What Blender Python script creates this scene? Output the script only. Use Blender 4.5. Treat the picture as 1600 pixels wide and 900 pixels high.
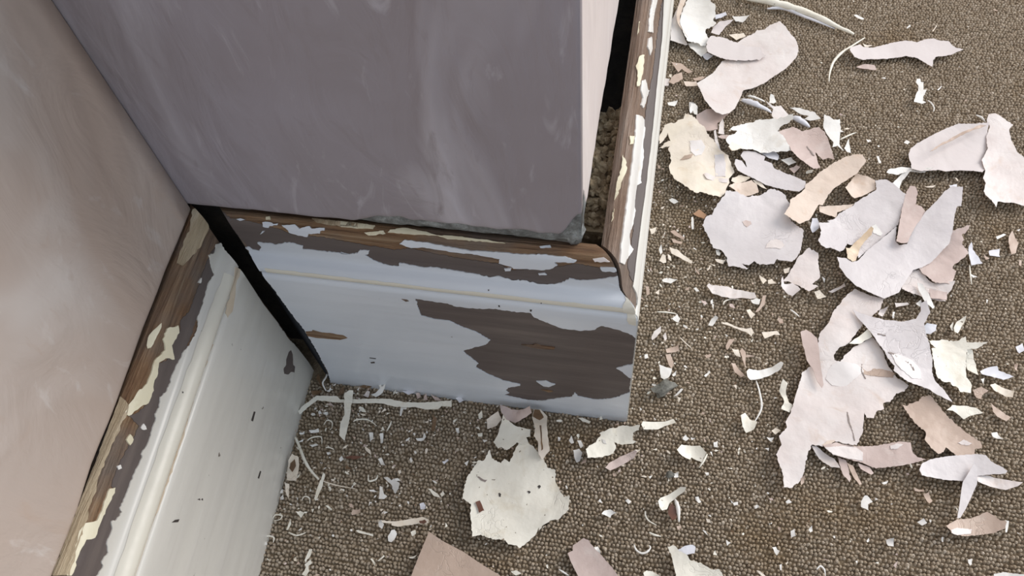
import bpy, bmesh, math, random
import numpy as np
from mathutils import Vector, Matrix, noise

for o in list(bpy.data.objects):
    bpy.data.objects.remove(o)
scene = bpy.context.scene
COL = scene.collection

# ------------------------------------------------------------------ camera
CAM = Vector((0.2176, -0.2145, 0.5232))
RIGHT = Vector((0.98272631, 0.17004609, -0.07302959))
UP = Vector((-0.1092891, 0.85170398, 0.51249997))
FWD = Vector((-0.14934821, 0.49566587, -0.8555761))
FPX = 1335.6
cd = bpy.data.cameras.new('camera')
cd.sensor_fit = 'HORIZONTAL'
cd.sensor_width = 36.0
cd.lens = 36.0 * FPX / 1600.0
cd.clip_start = 0.01
cam = bpy.data.objects.new('camera', cd)
COL.objects.link(cam)
m = Matrix((RIGHT, UP, -FWD)).transposed().to_4x4()
m.translation = CAM
cam.matrix_world = m
scene.camera = cam

# ------------------------------------------------------------------ light
def lin(c):
    return tuple(((v / 255.0) / 12.92 if v / 255.0 <= 0.04045 else ((v / 255.0 + 0.055) / 1.055) ** 2.4) for v in c)

w = bpy.data.worlds.new('world')
scene.world = w
w.use_nodes = True
w.node_tree.nodes['Background'].inputs[0].default_value = (0.79, 0.885, 1.0, 1)
w.node_tree.nodes['Background'].inputs[1].default_value = 0.92

def area(name, loc, target, size, size_y, power, color):
    ld = bpy.data.lights.new(name, 'AREA')
    ld.shape = 'RECTANGLE'
    ld.size = size
    ld.size_y = size_y
    ld.energy = power
    ld.color = color
    ob = bpy.data.objects.new(name, ld)
    COL.objects.link(ob)
    ob.location = loc
    d = Vector(target) - Vector(loc)
    ob.rotation_euler = d.to_track_quat('-Z', 'Y').to_euler()
    return ob
# the daylight of a tall window further along the room, to the right and behind the corner
area('window_daylight', (2.3, 1.25, 1.55), (0.3, 0.0, 0.1), 1.5, 1.6, 68.0, (1.0, 0.94, 0.885))

scene.view_settings.view_transform = 'Standard'
scene.view_settings.look = 'None'
scene.view_settings.gamma = 1.0
scene.view_settings.use_curve_mapping = False
scene.view_settings.exposure = 0.0

# ------------------------------------------------------------------ helpers
REG = {'PX': (0, 0, 1), 'A': (1020, 0, 300 / 1588), 'B': (1300, 0, 300 / 1588), 'C': (1000, 150, .2), 'D': (1280, 150, .2),
       'E': (1000, 300, .2), 'F': (1280, 300, .2), 'G': (1000, 450, .2), 'H': (1200, 430, .25), 'I': (1180, 620, .2625),
       'J': (700, 600, .2625), 'K': (400, 720, .2), 'L': (620, 720, .2), 'M': (880, 720, .2), 'N': (1160, 740, .275),
       'O': (400, 580, .2), 'Q': (1400, 100, .1), 'R2': (533, 0, 1 / 3), 'R4': (0, 300, 1 / 3), 'R5': (533, 300, 1 / 3), 'R7': (0, 600, 1 / 3),
       'V': (280, 300, 280 / 1575), 'S': (400, 440, .2), 'W': (860, 180, 1 / 3), 'X': (880, 0, 200 / 900), 'Y': (940, 340, .2),
       'Z': (540, 760, .1)}

def px(code, pts):
    x0, y0, s = REG[code]
    return [(x0 + a * s, y0 + b * s) for a, b in pts]

def ray(x, y):
    return (FWD + RIGHT * ((x - 800) / FPX) + UP * ((450 - y) / FPX)).normalized()

def floor_pt(x, y, z=0.0):
    d = ray(x, y)
    k = (z - CAM.z) / d.z
    return CAM + d * k

def roughen(pts, step, amp, rng, closed=True):
    """break the straight edges of an outline into small torn facets"""
    out = []
    n = len(pts)
    for i in range(n if closed else n - 1):
        a = pts[i]
        b = pts[(i + 1) % n]
        L = math.hypot(b[0] - a[0], b[1] - a[1])
        out.append(a)
        k = int(L / step)
        if k < 1:
            continue
        nx, ny = -(b[1] - a[1]) / L, (b[0] - a[0]) / L
        for j in range(1, k + 1):
            t = (j + rng.uniform(-.3, .3)) / (k + 1)
            o = rng.uniform(-amp, amp)
            out.append((a[0] + (b[0] - a[0]) * t + nx * o, a[1] + (b[1] - a[1]) * t + ny * o))
    if not closed:
        out.append(pts[-1])
    return out

def link(name, verts, faces, mat, parent=None, smooth=True):
    me = bpy.data.meshes.new(name)
    me.from_pydata([tuple(v) for v in verts], [], faces)
    me.update()
    if smooth:
        me.polygons.foreach_set('use_smooth', [True] * len(me.polygons))
    if mat is not None:
        me.materials.append(mat)
    o = bpy.data.objects.new(name, me)
    COL.objects.link(o)
    if parent is not None:
        o.parent = parent
    return o

def empty(name, loc=(0, 0, 0)):
    o = bpy.data.objects.new(name, None)
    COL.objects.link(o)
    o.location = loc
    o.empty_display_size = 0.02
    return o

def tag(o, label, cat=None, group=None, kind=None):
    if label:
        o['label'] = label
    if cat:
        o['category'] = cat
    if group:
        o['group'] = group
    if kind:
        o['kind'] = kind
    return o

def sheet2d(poly, cuts_u, cuts_v):
    """triangulate an outline in 2D and cut it along lines u = .. and v = .. ; returns verts2d, faces, boundary edges"""
    bm = bmesh.new()
    vs = [bm.verts.new((p[0], p[1], 0)) for p in poly]
    f = bm.faces.new(vs)
    f.normal_update()
    if f.normal.z < 0:
        f.normal_flip()
    bmesh.ops.triangulate(bm, faces=bm.faces[:])
    for axis, cuts in ((0, cuts_u), (1, cuts_v)):
        for c in cuts:
            co = (c, 0, 0) if axis == 0 else (0, c, 0)
            no = (1, 0, 0) if axis == 0 else (0, 1, 0)
            bmesh.ops.bisect_plane(bm, geom=bm.verts[:] + bm.edges[:] + bm.faces[:], dist=1e-7, plane_co=co, plane_no=no)
    bm.verts.index_update()
    V = [(v.co.x, v.co.y) for v in bm.verts]
    F = [[v.index for v in f.verts] for f in bm.faces]
    B = []
    for e in bm.edges:
        if len(e.link_faces) == 1:
            l = e.link_loops[0]
            B.append((l.vert.index, l.link_loop_next.vert.index))
    bm.free()
    return V, F, B

# ------------------------------------------------------------------ materials
def nodes(name):
    mt = bpy.data.materials.new(name)
    mt.use_nodes = True
    nt = mt.node_tree
    return mt, nt, nt.nodes['Principled BSDF']

def tex(nt, kind, scale, vec, **kw):
    n = nt.nodes.new(kind)
    n.inputs['Scale'].default_value = scale
    for k, v in kw.items():
        n.inputs[k].default_value = v
    nt.links.new(vec, n.inputs['Vector'])
    return n

def coords(nt, scale=(1, 1, 1)):
    tc = nt.nodes.new('ShaderNodeTexCoord')
    mp = nt.nodes.new('ShaderNodeMapping')
    mp.inputs['Scale'].default_value = scale
    nt.links.new(tc.outputs['Object'], mp.inputs['Vector'])
    return mp.outputs['Vector']

def ramp(nt, fac, stops):
    r = nt.nodes.new('ShaderNodeValToRGB')
    e = r.color_ramp.elements
    while len(e) < len(stops):
        e.new(0.5)
    for i, (p, c) in enumerate(stops):
        e[i].position = p
        e[i].color = (*lin(c), 1)
    nt.links.new(fac, r.inputs['Fac'])
    return r.outputs['Color']

def mix(nt, fac, a, b):
    n = nt.nodes.new('ShaderNodeMix')
    n.data_type = 'RGBA'
    if isinstance(fac, float):
        n.inputs[0].default_value = fac
    else:
        nt.links.new(fac, n.inputs[0])
    for s, v in ((n.inputs[6], a), (n.inputs[7], b)):
        if isinstance(v, tuple):
            s.default_value = (*lin(v), 1)
        else:
            nt.links.new(v, s)
    return n.outputs[2]

def mask(nt, fac, lo, hi):
    n = nt.nodes.new('ShaderNodeMapRange')
    n.inputs[1].default_value = lo
    n.inputs[2].default_value = hi
    nt.links.new(fac, n.inputs[0])
    return n.outputs[0]

def bump(nt, bsdf, height, dist, strength=1.0):
    b = nt.nodes.new('ShaderNodeBump')
    b.inputs['Distance'].default_value = dist
    b.inputs['Strength'].default_value = strength
    nt.links.new(height, b.inputs['Height'])
    nt.links.new(b.outputs['Normal'], bsdf.inputs['Normal'])

def piece_coords(nt):
    """object coordinates shifted by a random amount for each piece, so no two flakes are marked alike"""
    v = coords(nt)
    oi = nt.nodes.new('ShaderNodeObjectInfo')
    vm = nt.nodes.new('ShaderNodeVectorMath')
    vm.operation = 'MULTIPLY_ADD'
    nt.links.new(oi.outputs['Random'], vm.inputs[0])
    vm.inputs[1].default_value = (3.1, 5.3, 7.7)
    nt.links.new(v, vm.inputs[2])
    return vm.outputs[0]

def paint(name, c, c2=None, stain=None, rough=0.45, amount=.5, bumpd=.0006, speck=False):
    mt, nt, b = nodes(name)
    v = piece_coords(nt)
    n1 = tex(nt, 'ShaderNodeTexNoise', 28, v, Detail=4, Roughness=.55)
    col = mix(nt, mask(nt, n1.outputs['Fac'], .35, .68), c, c2 or tuple(int(x * .93) for x in c))
    if stain:
        n2 = tex(nt, 'ShaderNodeTexNoise', 75, v, Detail=5, Roughness=.6, Distortion=.6)
        mk = mask(nt, n2.outputs['Fac'], .56, .74)
        mm = nt.nodes.new('ShaderNodeMath')
        mm.operation = 'MULTIPLY'
        mm.inputs[1].default_value = amount
        nt.links.new(mk, mm.inputs[0])
        col = mix(nt, mm.outputs[0], col, stain)
    if speck:
        n3 = tex(nt, 'ShaderNodeTexNoise', 330, v, Detail=2)
        col = mix(nt, mask(nt, n3.outputs['Fac'], .71, .75), col, (120, 104, 84))
    nt.links.new(col, b.inputs['Base Color'])
    b.inputs['Roughness'].default_value = rough
    n4 = tex(nt, 'ShaderNodeTexNoise', 55, v, Detail=4)
    if stain:                            # fine cracks where the sheet has been bent
        vo = nt.nodes.new('ShaderNodeTexVoronoi')
        vo.feature = 'DISTANCE_TO_EDGE'
        vo.inputs['Scale'].default_value = 60
        n6 = tex(nt, 'ShaderNodeTexNoise', 60, v, Detail=3, Distortion=1.0)
        nt.links.new(mix(nt, .06, v, n6.outputs['Color']), vo.inputs['Vector'])
        n7 = tex(nt, 'ShaderNodeTexNoise', 24, v, Detail=1)
        cr = nt.nodes.new('ShaderNodeMath')
        cr.operation = 'MULTIPLY'
        nt.links.new(mask(nt, vo.outputs['Distance'], .05, 0.0), cr.inputs[0])
        nt.links.new(mask(nt, n7.outputs['Fac'], .56, .66), cr.inputs[1])
        sb = nt.nodes.new('ShaderNodeMath')
        sb.operation = 'MULTIPLY_ADD'
        sb.inputs[1].default_value = -.11
        nt.links.new(cr.outputs[0], sb.inputs[0])
        nt.links.new(n4.outputs['Fac'], sb.inputs[2])
        bump(nt, b, sb.outputs[0], bumpd * 2.4)
    else:
        bump(nt, b, n4.outputs['Fac'], bumpd)
    return mt

M = {}
PAL = {  # colour of the flake, its mottling, stains
    'white': ((236, 233, 228), (226, 222, 216), (212, 200, 184)),
    'creamwhite': ((237, 232, 219), (228, 222, 208), (206, 192, 166)),
    'cream': ((234, 222, 204), (228, 216, 202), (206, 182, 150)),
    'chalk': ((228, 222, 219), (220, 212, 208), None),
    'bluewhite': ((222, 221, 226), (210, 209, 216), None),
    'greywhite': ((216, 212, 207), (203, 199, 194), None),
    'lilac': ((213, 206, 205), (206, 199, 199), (220, 214, 212)),
    'pinkpale': ((216, 204, 199), (228, 221, 217), (198, 174, 156)),
    'pink': ((216, 207, 204), (208, 198, 195), None),
    'tanpink': ((203, 183, 175), (192, 172, 164), (210, 198, 190)),
    'tan': ((194, 172, 156), (184, 161, 145), (206, 190, 176)),
    'peach': ((226, 209, 194), (216, 197, 181), (200, 160, 124)),
    'orange': ((190, 150, 116), (176, 136, 104), None),
    'rust': ((228, 212, 188), (206, 174, 138), (140, 92, 62)),
    'redbrown': ((126, 82, 66), (98, 68, 54), None),
    'woodchip': ((118, 92, 66), (92, 70, 50), (160, 132, 100)),
}
WORD = {'white': 'white', 'creamwhite': 'off-white', 'cream': 'cream', 'bluewhite': 'bluish white', 'chalk': 'chalky white', 'greywhite': 'greyish white',
        'lilac': 'pale lilac-grey', 'pinkpale': 'pale pink', 'pink': 'pinkish grey', 'tanpink': 'dusky pink', 'tan': 'tan',
        'peach': 'peach', 'orange': 'orange-tan', 'rust': 'rusty cream', 'redbrown': 'red-brown', 'woodchip': 'brown wood'}
for k, (a, b_, s_) in PAL.items():
    M[k] = paint('paint_' + k, a, b_, s_, speck=(k in ('creamwhite',)))

def skim_plaster(name, c1, c2, c3, axis):
    mt, nt, b = nodes(name)
    v = coords(nt)
    va = coords(nt, axis)
    n1 = tex(nt, 'ShaderNodeTexNoise', 5.5, v, Detail=4, Roughness=.5, Distortion=.8)
    n2 = tex(nt, 'ShaderNodeTexNoise', 8, va, Detail=3, Roughness=.5, Distortion=1.2)
    n3 = tex(nt, 'ShaderNodeTexNoise', 22, va, Detail=4, Roughness=.5, Distortion=1.6)
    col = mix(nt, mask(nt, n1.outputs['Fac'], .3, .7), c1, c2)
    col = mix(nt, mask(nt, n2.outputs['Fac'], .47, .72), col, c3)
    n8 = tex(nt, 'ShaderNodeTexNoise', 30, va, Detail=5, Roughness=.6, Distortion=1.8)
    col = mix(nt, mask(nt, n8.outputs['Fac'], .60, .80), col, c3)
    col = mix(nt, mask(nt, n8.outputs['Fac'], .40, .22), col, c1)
    nt.links.new(col, b.inputs['Base Color'])
    b.inputs['Roughness'].default_value = .55
    ad = nt.nodes.new('ShaderNodeMath')
    ad.operation = 'MULTIPLY_ADD'
    ad.inputs[1].default_value = .35
    nt.links.new(n3.outputs['Fac'], ad.inputs[0])
    nt.links.new(n2.outputs['Fac'], ad.inputs[2])
    bump(nt, b, ad.outputs[0], .008, .65)
    return mt
M['plaster_back'] = skim_plaster('skim_plaster_shaded', (146, 137, 140), (162, 155, 163), (184, 178, 184), (1.6, 1, .55))  # same plaster as the left wall, coloured greyer for its shade
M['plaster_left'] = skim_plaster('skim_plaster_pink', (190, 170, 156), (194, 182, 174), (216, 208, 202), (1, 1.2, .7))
M['plaster_right'] = skim_plaster('skim_plaster_lit', (214, 202, 197), (206, 196, 194), (222, 214, 210), (1, 1.5, .4))  # same plaster again, coloured paler for the light on this face

def rough_mat(name, c1, c2, c3, scale, dist=.003):
    mt, nt, b = nodes(name)
    v = coords(nt)
    n1 = tex(nt, 'ShaderNodeTexNoise', scale, v, Detail=7, Roughness=.7)
    col = ramp(nt, n1.outputs['Fac'], [(.32, c1), (.5, c2), (.68, c3)])
    nt.links.new(col, b.inputs['Base Color'])
    b.inputs['Roughness'].default_value = .9
    bump(nt, b, n1.outputs['Fac'], dist)
    return mt
M['render'] = rough_mat('grey_render', (88, 88, 86), (132, 134, 132), (178, 182, 182), 130)
M['masonry'] = rough_mat('void_dark_masonry', (28, 24, 21), (44, 38, 32), (64, 55, 46), 60)  # near-black colour stands in for the dark void in the gaps
M['stone'] = rough_mat('rubble_stone', (134, 112, 86), (178, 154, 122), (210, 190, 160), 110, .002)
M['lint'] = rough_mat('grey_lint', (84, 82, 76), (116, 114, 106), (146, 144, 136), 160, .002)

def wood_mat(name, scale, cols, rough=.7):
    mt, nt, b = nodes(name)
    v = coords(nt, scale)
    n1 = tex(nt, 'ShaderNodeTexNoise', 1.0, v, Detail=6, Roughness=.65, Distortion=.4)
    v2 = coords(nt)
    n2 = tex(nt, 'ShaderNodeTexNoise', 22, v2, Detail=3)
    c = ramp(nt, n1.outputs['Fac'], [(.30, cols[0]), (.46, cols[1]), (.58, cols[2]), (.72, cols[3])])
    c = mix(nt, mask(nt, n2.outputs['Fac'], .48, .66), c, cols[4])
    nt.links.new(c, b.inputs['Base Color'])
    b.inputs['Roughness'].default_value = rough
    bump(nt, b, n1.outputs['Fac'], .0045)
    return mt
WC = [(92, 64, 43), (130, 97, 68), (148, 118, 88), (174, 150, 122), (124, 109, 97)]
M['wood_x'] = wood_mat('stripped_wood_back', (14, 330, 330), WC)
M['wood_y'] = wood_mat('stripped_wood_side', (330, 14, 330), WC)
WC2 = [(104, 78, 60), (136, 112, 94), (152, 130, 114), (172, 156, 142), (134, 118, 106)]
M['wood_y2'] = wood_mat('stripped_wood_grey', (330, 14, 330), WC2)
M['palewood'] = wood_mat('pale_old_coat', (240, 16, 240), [(150, 128, 100), (184, 164, 134), (200, 182, 154), (210, 196, 172), (188, 170, 142)])
def under_mat(name, sc):
    mt, nt, b = nodes(name)
    v = coords(nt, sc)
    n1 = tex(nt, 'ShaderNodeTexNoise', 1.0, v, Detail=5, Roughness=.6)
    c = ramp(nt, n1.outputs['Fac'], [(.3, (84, 74, 71)), (.55, (94, 84, 80)), (.75, (110, 99, 93))])
    nt.links.new(c, b.inputs['Base Color'])
    b.inputs['Roughness'].default_value = .62
    bump(nt, b, n1.outputs['Fac'], .0005)
    return mt
M['under_x'] = under_mat('old_undercoat_back', (10, 120, 120))
M['under_y'] = under_mat('old_undercoat_side', (120, 10, 120))
def gloss(name, a, b2, dirt, sc):
    mt, nt, b = nodes(name)
    v = coords(nt, sc)
    n1 = tex(nt, 'ShaderNodeTexNoise', 1, v, Detail=3, Roughness=.5)
    c = mix(nt, mask(nt, n1.outputs['Fac'], .35, .7), a, b2)
    n2 = tex(nt, 'ShaderNodeTexNoise', 170, coords(nt), Detail=2)
    c = mix(nt, mask(nt, n2.outputs['Fac'], .755, .79), c, dirt)
    nt.links.new(c, b.inputs['Base Color'])
    b.inputs['Roughness'].default_value = .28
    bump(nt, b, n1.outputs['Fac'], .0008)
    return mt
M['gloss_x'] = gloss('old_white_gloss_shaded', (210, 214, 220), (201, 206, 213), (120, 112, 104), (8, 60, 60))  # one white gloss on all boards; bluish shade put into this colour
M['gloss_y'] = gloss('old_white_gloss_lit', (212, 208, 199), (204, 200, 192), (120, 112, 104), (60, 8, 60))  # the same gloss with warm light put into its colour
M['ridge'] = paint('yellowed_gloss', (220, 215, 201), (214, 208, 194), None, rough=.35)
M['dirt'] = paint('dirty_crevice', (196, 178, 154), (206, 192, 172), (160, 130, 104), rough=.7)
M['nick'] = paint('dark_nick', (70, 62, 58), (54, 48, 46), None, rough=.7)
M['crackline'] = paint('open_crack', (150, 138, 132), (128, 116, 110), None, rough=.8)
M['dark_end'] = rough_mat('dark_end_grain', (22, 27, 36), (32, 38, 48), (44, 48, 56), 90, .001)
M['fillercream'] = paint('yellow_cream_coat', (230, 222, 196), (220, 210, 180), (196, 176, 140), rough=.5)

def carpet_mat(name, attr):
    mt, nt, b = nodes(name)
    v = coords(nt)
    n1 = tex(nt, 'ShaderNodeTexNoise', 9, v, Detail=4, Roughness=.6)
    n2 = tex(nt, 'ShaderNodeTexNoise', 900, v, Detail=2)
    if attr:
        at = nt.nodes.new('ShaderNodeAttribute')
        at.attribute_name = 'tone'
        c = ramp(nt, at.outputs['Fac'], [(0, (152, 136, 116)), (.45, (167, 152, 133)), (.8, (180, 166, 148)), (1, (200, 187, 170))])
        c = mix(nt, mask(nt, n2.outputs['Fac'], .5, .75), c, (148, 132, 112))
    else:
        n3 = tex(nt, 'ShaderNodeTexVoronoi', 400, v)
        c = ramp(nt, n3.outputs['Distance'], [(0, (142, 127, 107)), (.6, (126, 111, 92)), (1, (110, 96, 78))])
    c = mix(nt, mask(nt, n1.outputs['Fac'], .56, .8), c, (150, 129, 101))
    nt.links.new(c, b.inputs['Base Color'])
    b.inputs['Roughness'].default_value = .95
    b.inputs['Specular IOR Level'].default_value = .1
    bump(nt, b, n2.outputs['Fac'], .0012)
    return mt
M['carpet'] = carpet_mat('carpet_backing', False)
M['pile'] = carpet_mat('carpet_pile', True)

# ------------------------------------------------------------------ the boards' shared moulding and their frames
BL = 0.217                      # length of the back board up to the outer corner
GAP = 0.0095                    # the internal mitre has opened by this much
ANG = 0.0471                    # the left wall is not quite square to the back one
PROF = [(.0180, .1700), (.0158, .1702), (.0135, .1694), (.0120, .1674), (.0109, .1640), (.0101, .1595), (.0096, .1550), (.0093, .1510), (.0086, .1478), (.0068, .1460),
        (.0043, .1452), (.0024, .1436), (.0015, .1416), (.0014, .1398), (.0022, .1384), (.0031, .1378), (.0016, .1372), (.0005, .1362), (.0, .1340),
        (.0, .1150), (.0, .0950), (.0, .0750), (.0, .0500), (.0, .0180), (.0, -.0028)]
QI = 15                          # the quirk below the bead
TT = [0.0]
for i in range(1, len(PROF)):
    TT.append(TT[-1] + math.hypot(PROF[i][0] - PROF[i - 1][0], PROF[i][1] - PROF[i - 1][1]))
TBOT = TT[-1]

def prof_at(t):
    t = min(max(t, 0), TBOT)
    for i in range(len(PROF) - 1):
        if t <= TT[i + 1] or i == len(PROF) - 2:
            f = (t - TT[i]) / (TT[i + 1] - TT[i])
            a, b = PROF[i], PROF[i + 1]
            do, dz = b[0] - a[0], b[1] - a[1]
            L = math.hypot(do, dz)
            return a[0] + do * f, a[1] + dz * f, i, f

SEGN = []
for i in range(len(PROF) - 1):
    do, dz = PROF[i + 1][0] - PROF[i][0], PROF[i + 1][1] - PROF[i][1]
    L = math.hypot(do, dz)
    SEGN.append((dz / L, -do / L))       # (towards +o, up); the room side is -o

def prof_normal(t):
    o, z, i, f = prof_at(t)
    j = i - 1 if f < .5 else i + 1
    k = abs(f - .5)
    n1 = SEGN[i]
    n2 = SEGN[j] if 0 <= j < len(SEGN) else n1
    return (n1[0] * (1 - k) + n2[0] * k, n1[1] * (1 - k) + n2[1] * k)

ca, sa = math.cos(ANG), math.sin(ANG)
def left_pt(x, y, z):
    return Vector((x * ca - y * sa, y * ca + x * sa, z))
FR = {'back': lambda s, o, z: Vector((s, o, z)),
      'left': lambda s, o, z: left_pt(-o * 1.08, -s, z),
      'right': lambda s, o, z: Vector((BL - o, s, z))}
GZ = [(-.003, .0150), (.0179, .0176), (.0502, .0190), (.0759, .0190), (.0976, .0170), (.1277, .0149), (.1361, .0137), (.1452, .0135), (.171, .0131)]
def open_mitre(z):
    for (z0, g0), (z1, g1) in zip(GZ, GZ[1:]):
        if z <= z1:
            k = max(0, (z - z0) / (z1 - z0))
            return g0 + (g1 - g0) * k
    return GZ[-1][1]
SLIM = {'back': (lambda o, z: open_mitre(z) - o, lambda o: BL - o - min(.0026, .32 * max(o - .004, 0))),
        'left': (lambda o, z: -o - .0006 - .0062 * max(0, min(1, (.1 - z) / .09)), lambda o: 1.4),
        'right': (lambda o, z: o, lambda o: 1.5)}

def board_hit(bd, x, y):
    """where the sight line of a pixel meets the moulded face of a board, as (distance along, distance down the profile)"""
    d = ray(x, y)
    P = FR[bd]
    best = None
    e = (P(1, 0, 0) - P(0, 0, 0))
    for i in range(len(PROF) - 1):
        a = P(0, *PROF[i])
        b = P(0, *PROF[i + 1])
        q = b - a
        n = e.cross(q)
        den = d.dot(n)
        if abs(den) < 1e-9:
            continue
        k = (a - CAM).dot(n) / den
        h = CAM + d * k - a
        f = h.dot(q) / q.length_squared
        s = (h - q * f).dot(e) / e.length_squared
        viol = max(0, -f, f - 1) * q.length
        facing = 0 if P(0, SEGN[i][0], SEGN[i][1]) is None else 0
        key = (round(viol, 5), k)
        if best is None or key < best[0]:
            best = (key, s, TT[i] + min(max(f, 0), 1) * q.length)
    return best[1], best[2]

def board_poly(bd, spec):
    out = []
    for code, pts in spec:
        if code == 'EXT':
            out.append((pts, out[-1][1]))
        elif code == 'BOT':
            out.append((pts, TBOT))
        elif code == 'ST':
            out.extend(pts)
        else:
            out.extend(board_hit(bd, *p) for p in px(code, pts))
    return out

def coat(name, bd, spec, mat, parent, off=.0005, seed=1, rough=(.0013, .0004), label=None):
    """one coat or remnant of paint lying on a board, following its moulding, with a torn edge of real thickness"""
    rng = random.Random(seed)
    poly = roughen(board_poly(bd, spec), rough[0], rough[1], rng)
    s0, s1 = SLIM[bd]
    P = FR[bd]
    V, F, B = sheet2d(poly, [], [t for t in TT[1:-1]])
    def at(s, t, h):
        o, z, i, f = prof_at(t)
        s = min(max(s, s0(o, z) - .0002), s1(o) + .0002)
        n = prof_normal(t)
        return P(s, o + n[0] * h, z + n[1] * h)
    vt = [at(s, t, off) for s, t in V]
    n = len(vt)
    faces = [list(f) for f in F]
    side = []
    for a, b in B:
        k = len(vt)
        vt += [vt[a], vt[b], at(*V[b], -.0003), at(*V[a], -.0003)]
        side.append([k + 1, k, k + 3, k + 2])
    flip = bd in ('left',)
    # orient outward
    fc = faces[0]
    e1, e2 = vt[fc[1]] - vt[fc[0]], vt[fc[2]] - vt[fc[0]]
    nn = e1.cross(e2)
    if nn.dot(CAM - vt[fc[0]]) < 0:
        faces = [f[::-1] for f in faces]
        side = [f[::-1] for f in side]
    o = link(name, vt, faces + side, mat, parent)
    if label:
        o['label'] = label
    return o

def board_body(name, bd, mat, label, cat):
    prof = PROF + [(.0215, -.0028), (.0215, .168)]
    s0, s1 = SLIM[bd]
    P = FR[bd]
    vs = [P(s0(o, z), o, z) for o, z in prof] + [P(s1(o), o, z) for o, z in prof]
    n = len(prof)
    fs = [[i, (i + 1) % n, n + (i + 1) % n, n + i] for i in range(n)]
    fs += [list(range(n))[::-1], [n + i for i in range(n)]]
    me = bpy.data.meshes.new(name)
    bm = bmesh.new()
    bv = [bm.verts.new(v) for v in vs]
    for f in fs:
        bm.faces.new([bv[i] for i in f])
    bmesh.ops.recalc_face_normals(bm, faces=bm.faces[:])
    bm.to_mesh(me)
    bm.free()
    me.materials.append(mat)
    me.materials.append(M['dark_end'])
    if bd == 'back':                     # the board end inside the open mitre is coloured blue-black
        for pl in me.polygons:
            if len(pl.vertices) > 6 and pl.center.x < .05:
                pl.material_index = 1
    o = bpy.data.objects.new(name, me)
    COL.objects.link(o)
    tag(o, label, cat, None, 'structure')
    return o

# ------------------------------------------------------------------ floor and carpet pile
floor = link('floor', [(-1.5, -1.6, -.003), (2.6, -1.6, -.003), (2.6, 2.2, -.003), (-1.5, 2.2, -.003)], [[0, 1, 2, 3]], M['carpet'], None, False)
tag(floor, 'brown loop-pile carpet strewn with paint flakes', 'carpet', None, 'structure')

def carpet_pile():
    rng = np.random.default_rng(5)
    px_, py_ = .00235, .00255
    xs = np.arange(-.02, 1.0, px_)
    ys = np.arange(-.55, 1.05, py_)
    X, Y = np.meshgrid(xs, ys)
    X = X + (np.arange(len(ys)) % 2)[:, None] * px_ * .35
    X = X.ravel() + rng.normal(0, .00030, X.size)
    Y = Y.ravel() + rng.normal(0, .00034, Y.size)
    c, r, u, f = (np.array(v) for v in (CAM, RIGHT, UP, FWD))
    D = np.stack([X, Y, np.zeros_like(X)], 1) - c
    dep = D @ f
    U = 800 + FPX * (D @ r) / dep
    W = 450 - FPX * (D @ u) / dep
    keep = (dep > .05) & (U > -60) & (U < 1720) & (W > -110) & (W < 990)
    keep &= ~((X < BL + .0002) & (Y > -.0002)) & ~(X < -Y * math.tan(ANG) + .0002)
    X, Y = X[keep], Y[keep]
    n = len(X)
    # one loop of yarn: a plump little dome
    K = 6
    a = np.arange(K) * 2 * np.pi / K
    t = np.concatenate([np.stack([np.cos(a), np.sin(a), np.zeros(K)], 1), np.stack([.72 * np.cos(a + .3), .72 * np.sin(a + .3), np.full(K, .72)], 1), [[0, 0, 1.0]]])
    fq = [[i, (i + 1) % K, K + (i + 1) % K, K + i] for i in range(K)]
    ft = [[K + i, K + (i + 1) % K, 2 * K] for i in range(K)]
    m = len(t)
    rx = px_ * rng.uniform(.46, .66, n)
    ry = py_ * rng.uniform(.38, .62, n)
    h = rng.uniform(.0017, .0029, n)
    ang = rng.normal(0, .4, n)
    lx, ly = t[:, 0][None] * rx[:, None], t[:, 1][None] * ry[:, None]
    V = np.stack([X[:, None] + lx * np.cos(ang)[:, None] - ly * np.sin(ang)[:, None] + t[:, 2][None] * rng.normal(0, .00025, n)[:, None],
                  Y[:, None] + lx * np.sin(ang)[:, None] + ly * np.cos(ang)[:, None] + t[:, 2][None] * rng.normal(0, .00025, n)[:, None],
                  -.0030 + t[:, 2][None] * h[:, None]], 2).reshape(-1, 3)
    off = (np.arange(n) * m)[:, None]
    Q = (np.array(fq).ravel()[None] + off).reshape(n, -1)
    T = (np.array(ft).ravel()[None] + off).reshape(n, -1)
    loops = np.concatenate([Q, T], 1).ravel()
    tot = np.tile(np.array([4] * K + [3] * K), n)
    start = np.concatenate([[0], np.cumsum(tot)[:-1]])
    me = bpy.data.meshes.new('carpet_pile')
    me.vertices.add(len(V))
    me.vertices.foreach_set('co', V.ravel().astype(np.float32))
    me.loops.add(len(loops))
    me.loops.foreach_set('vertex_index', loops.astype(np.int32))
    me.polygons.add(len(tot))
    me.polygons.foreach_set('loop_start', start.astype(np.int32))
    me.polygons.foreach_set('use_smooth', np.ones(len(tot), bool))
    at = me.attributes.new('tone', 'FLOAT', 'POINT')
    at.data.foreach_set('value', np.repeat(np.clip(rng.normal(.5, .22, n), 0, 1), m).astype(np.float32))
    me.update(calc_edges=True)
    me.validate()
    me.materials.append(M['pile'])
    o = bpy.data.objects.new('carpet_pile', me)
    COL.objects.link(o)
    o.parent = floor
    o['kind'] = 'stuff'
    o['label'] = 'tight brown woven loops of the carpet'
    print('pile loops', n)
carpet_pile()

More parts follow.
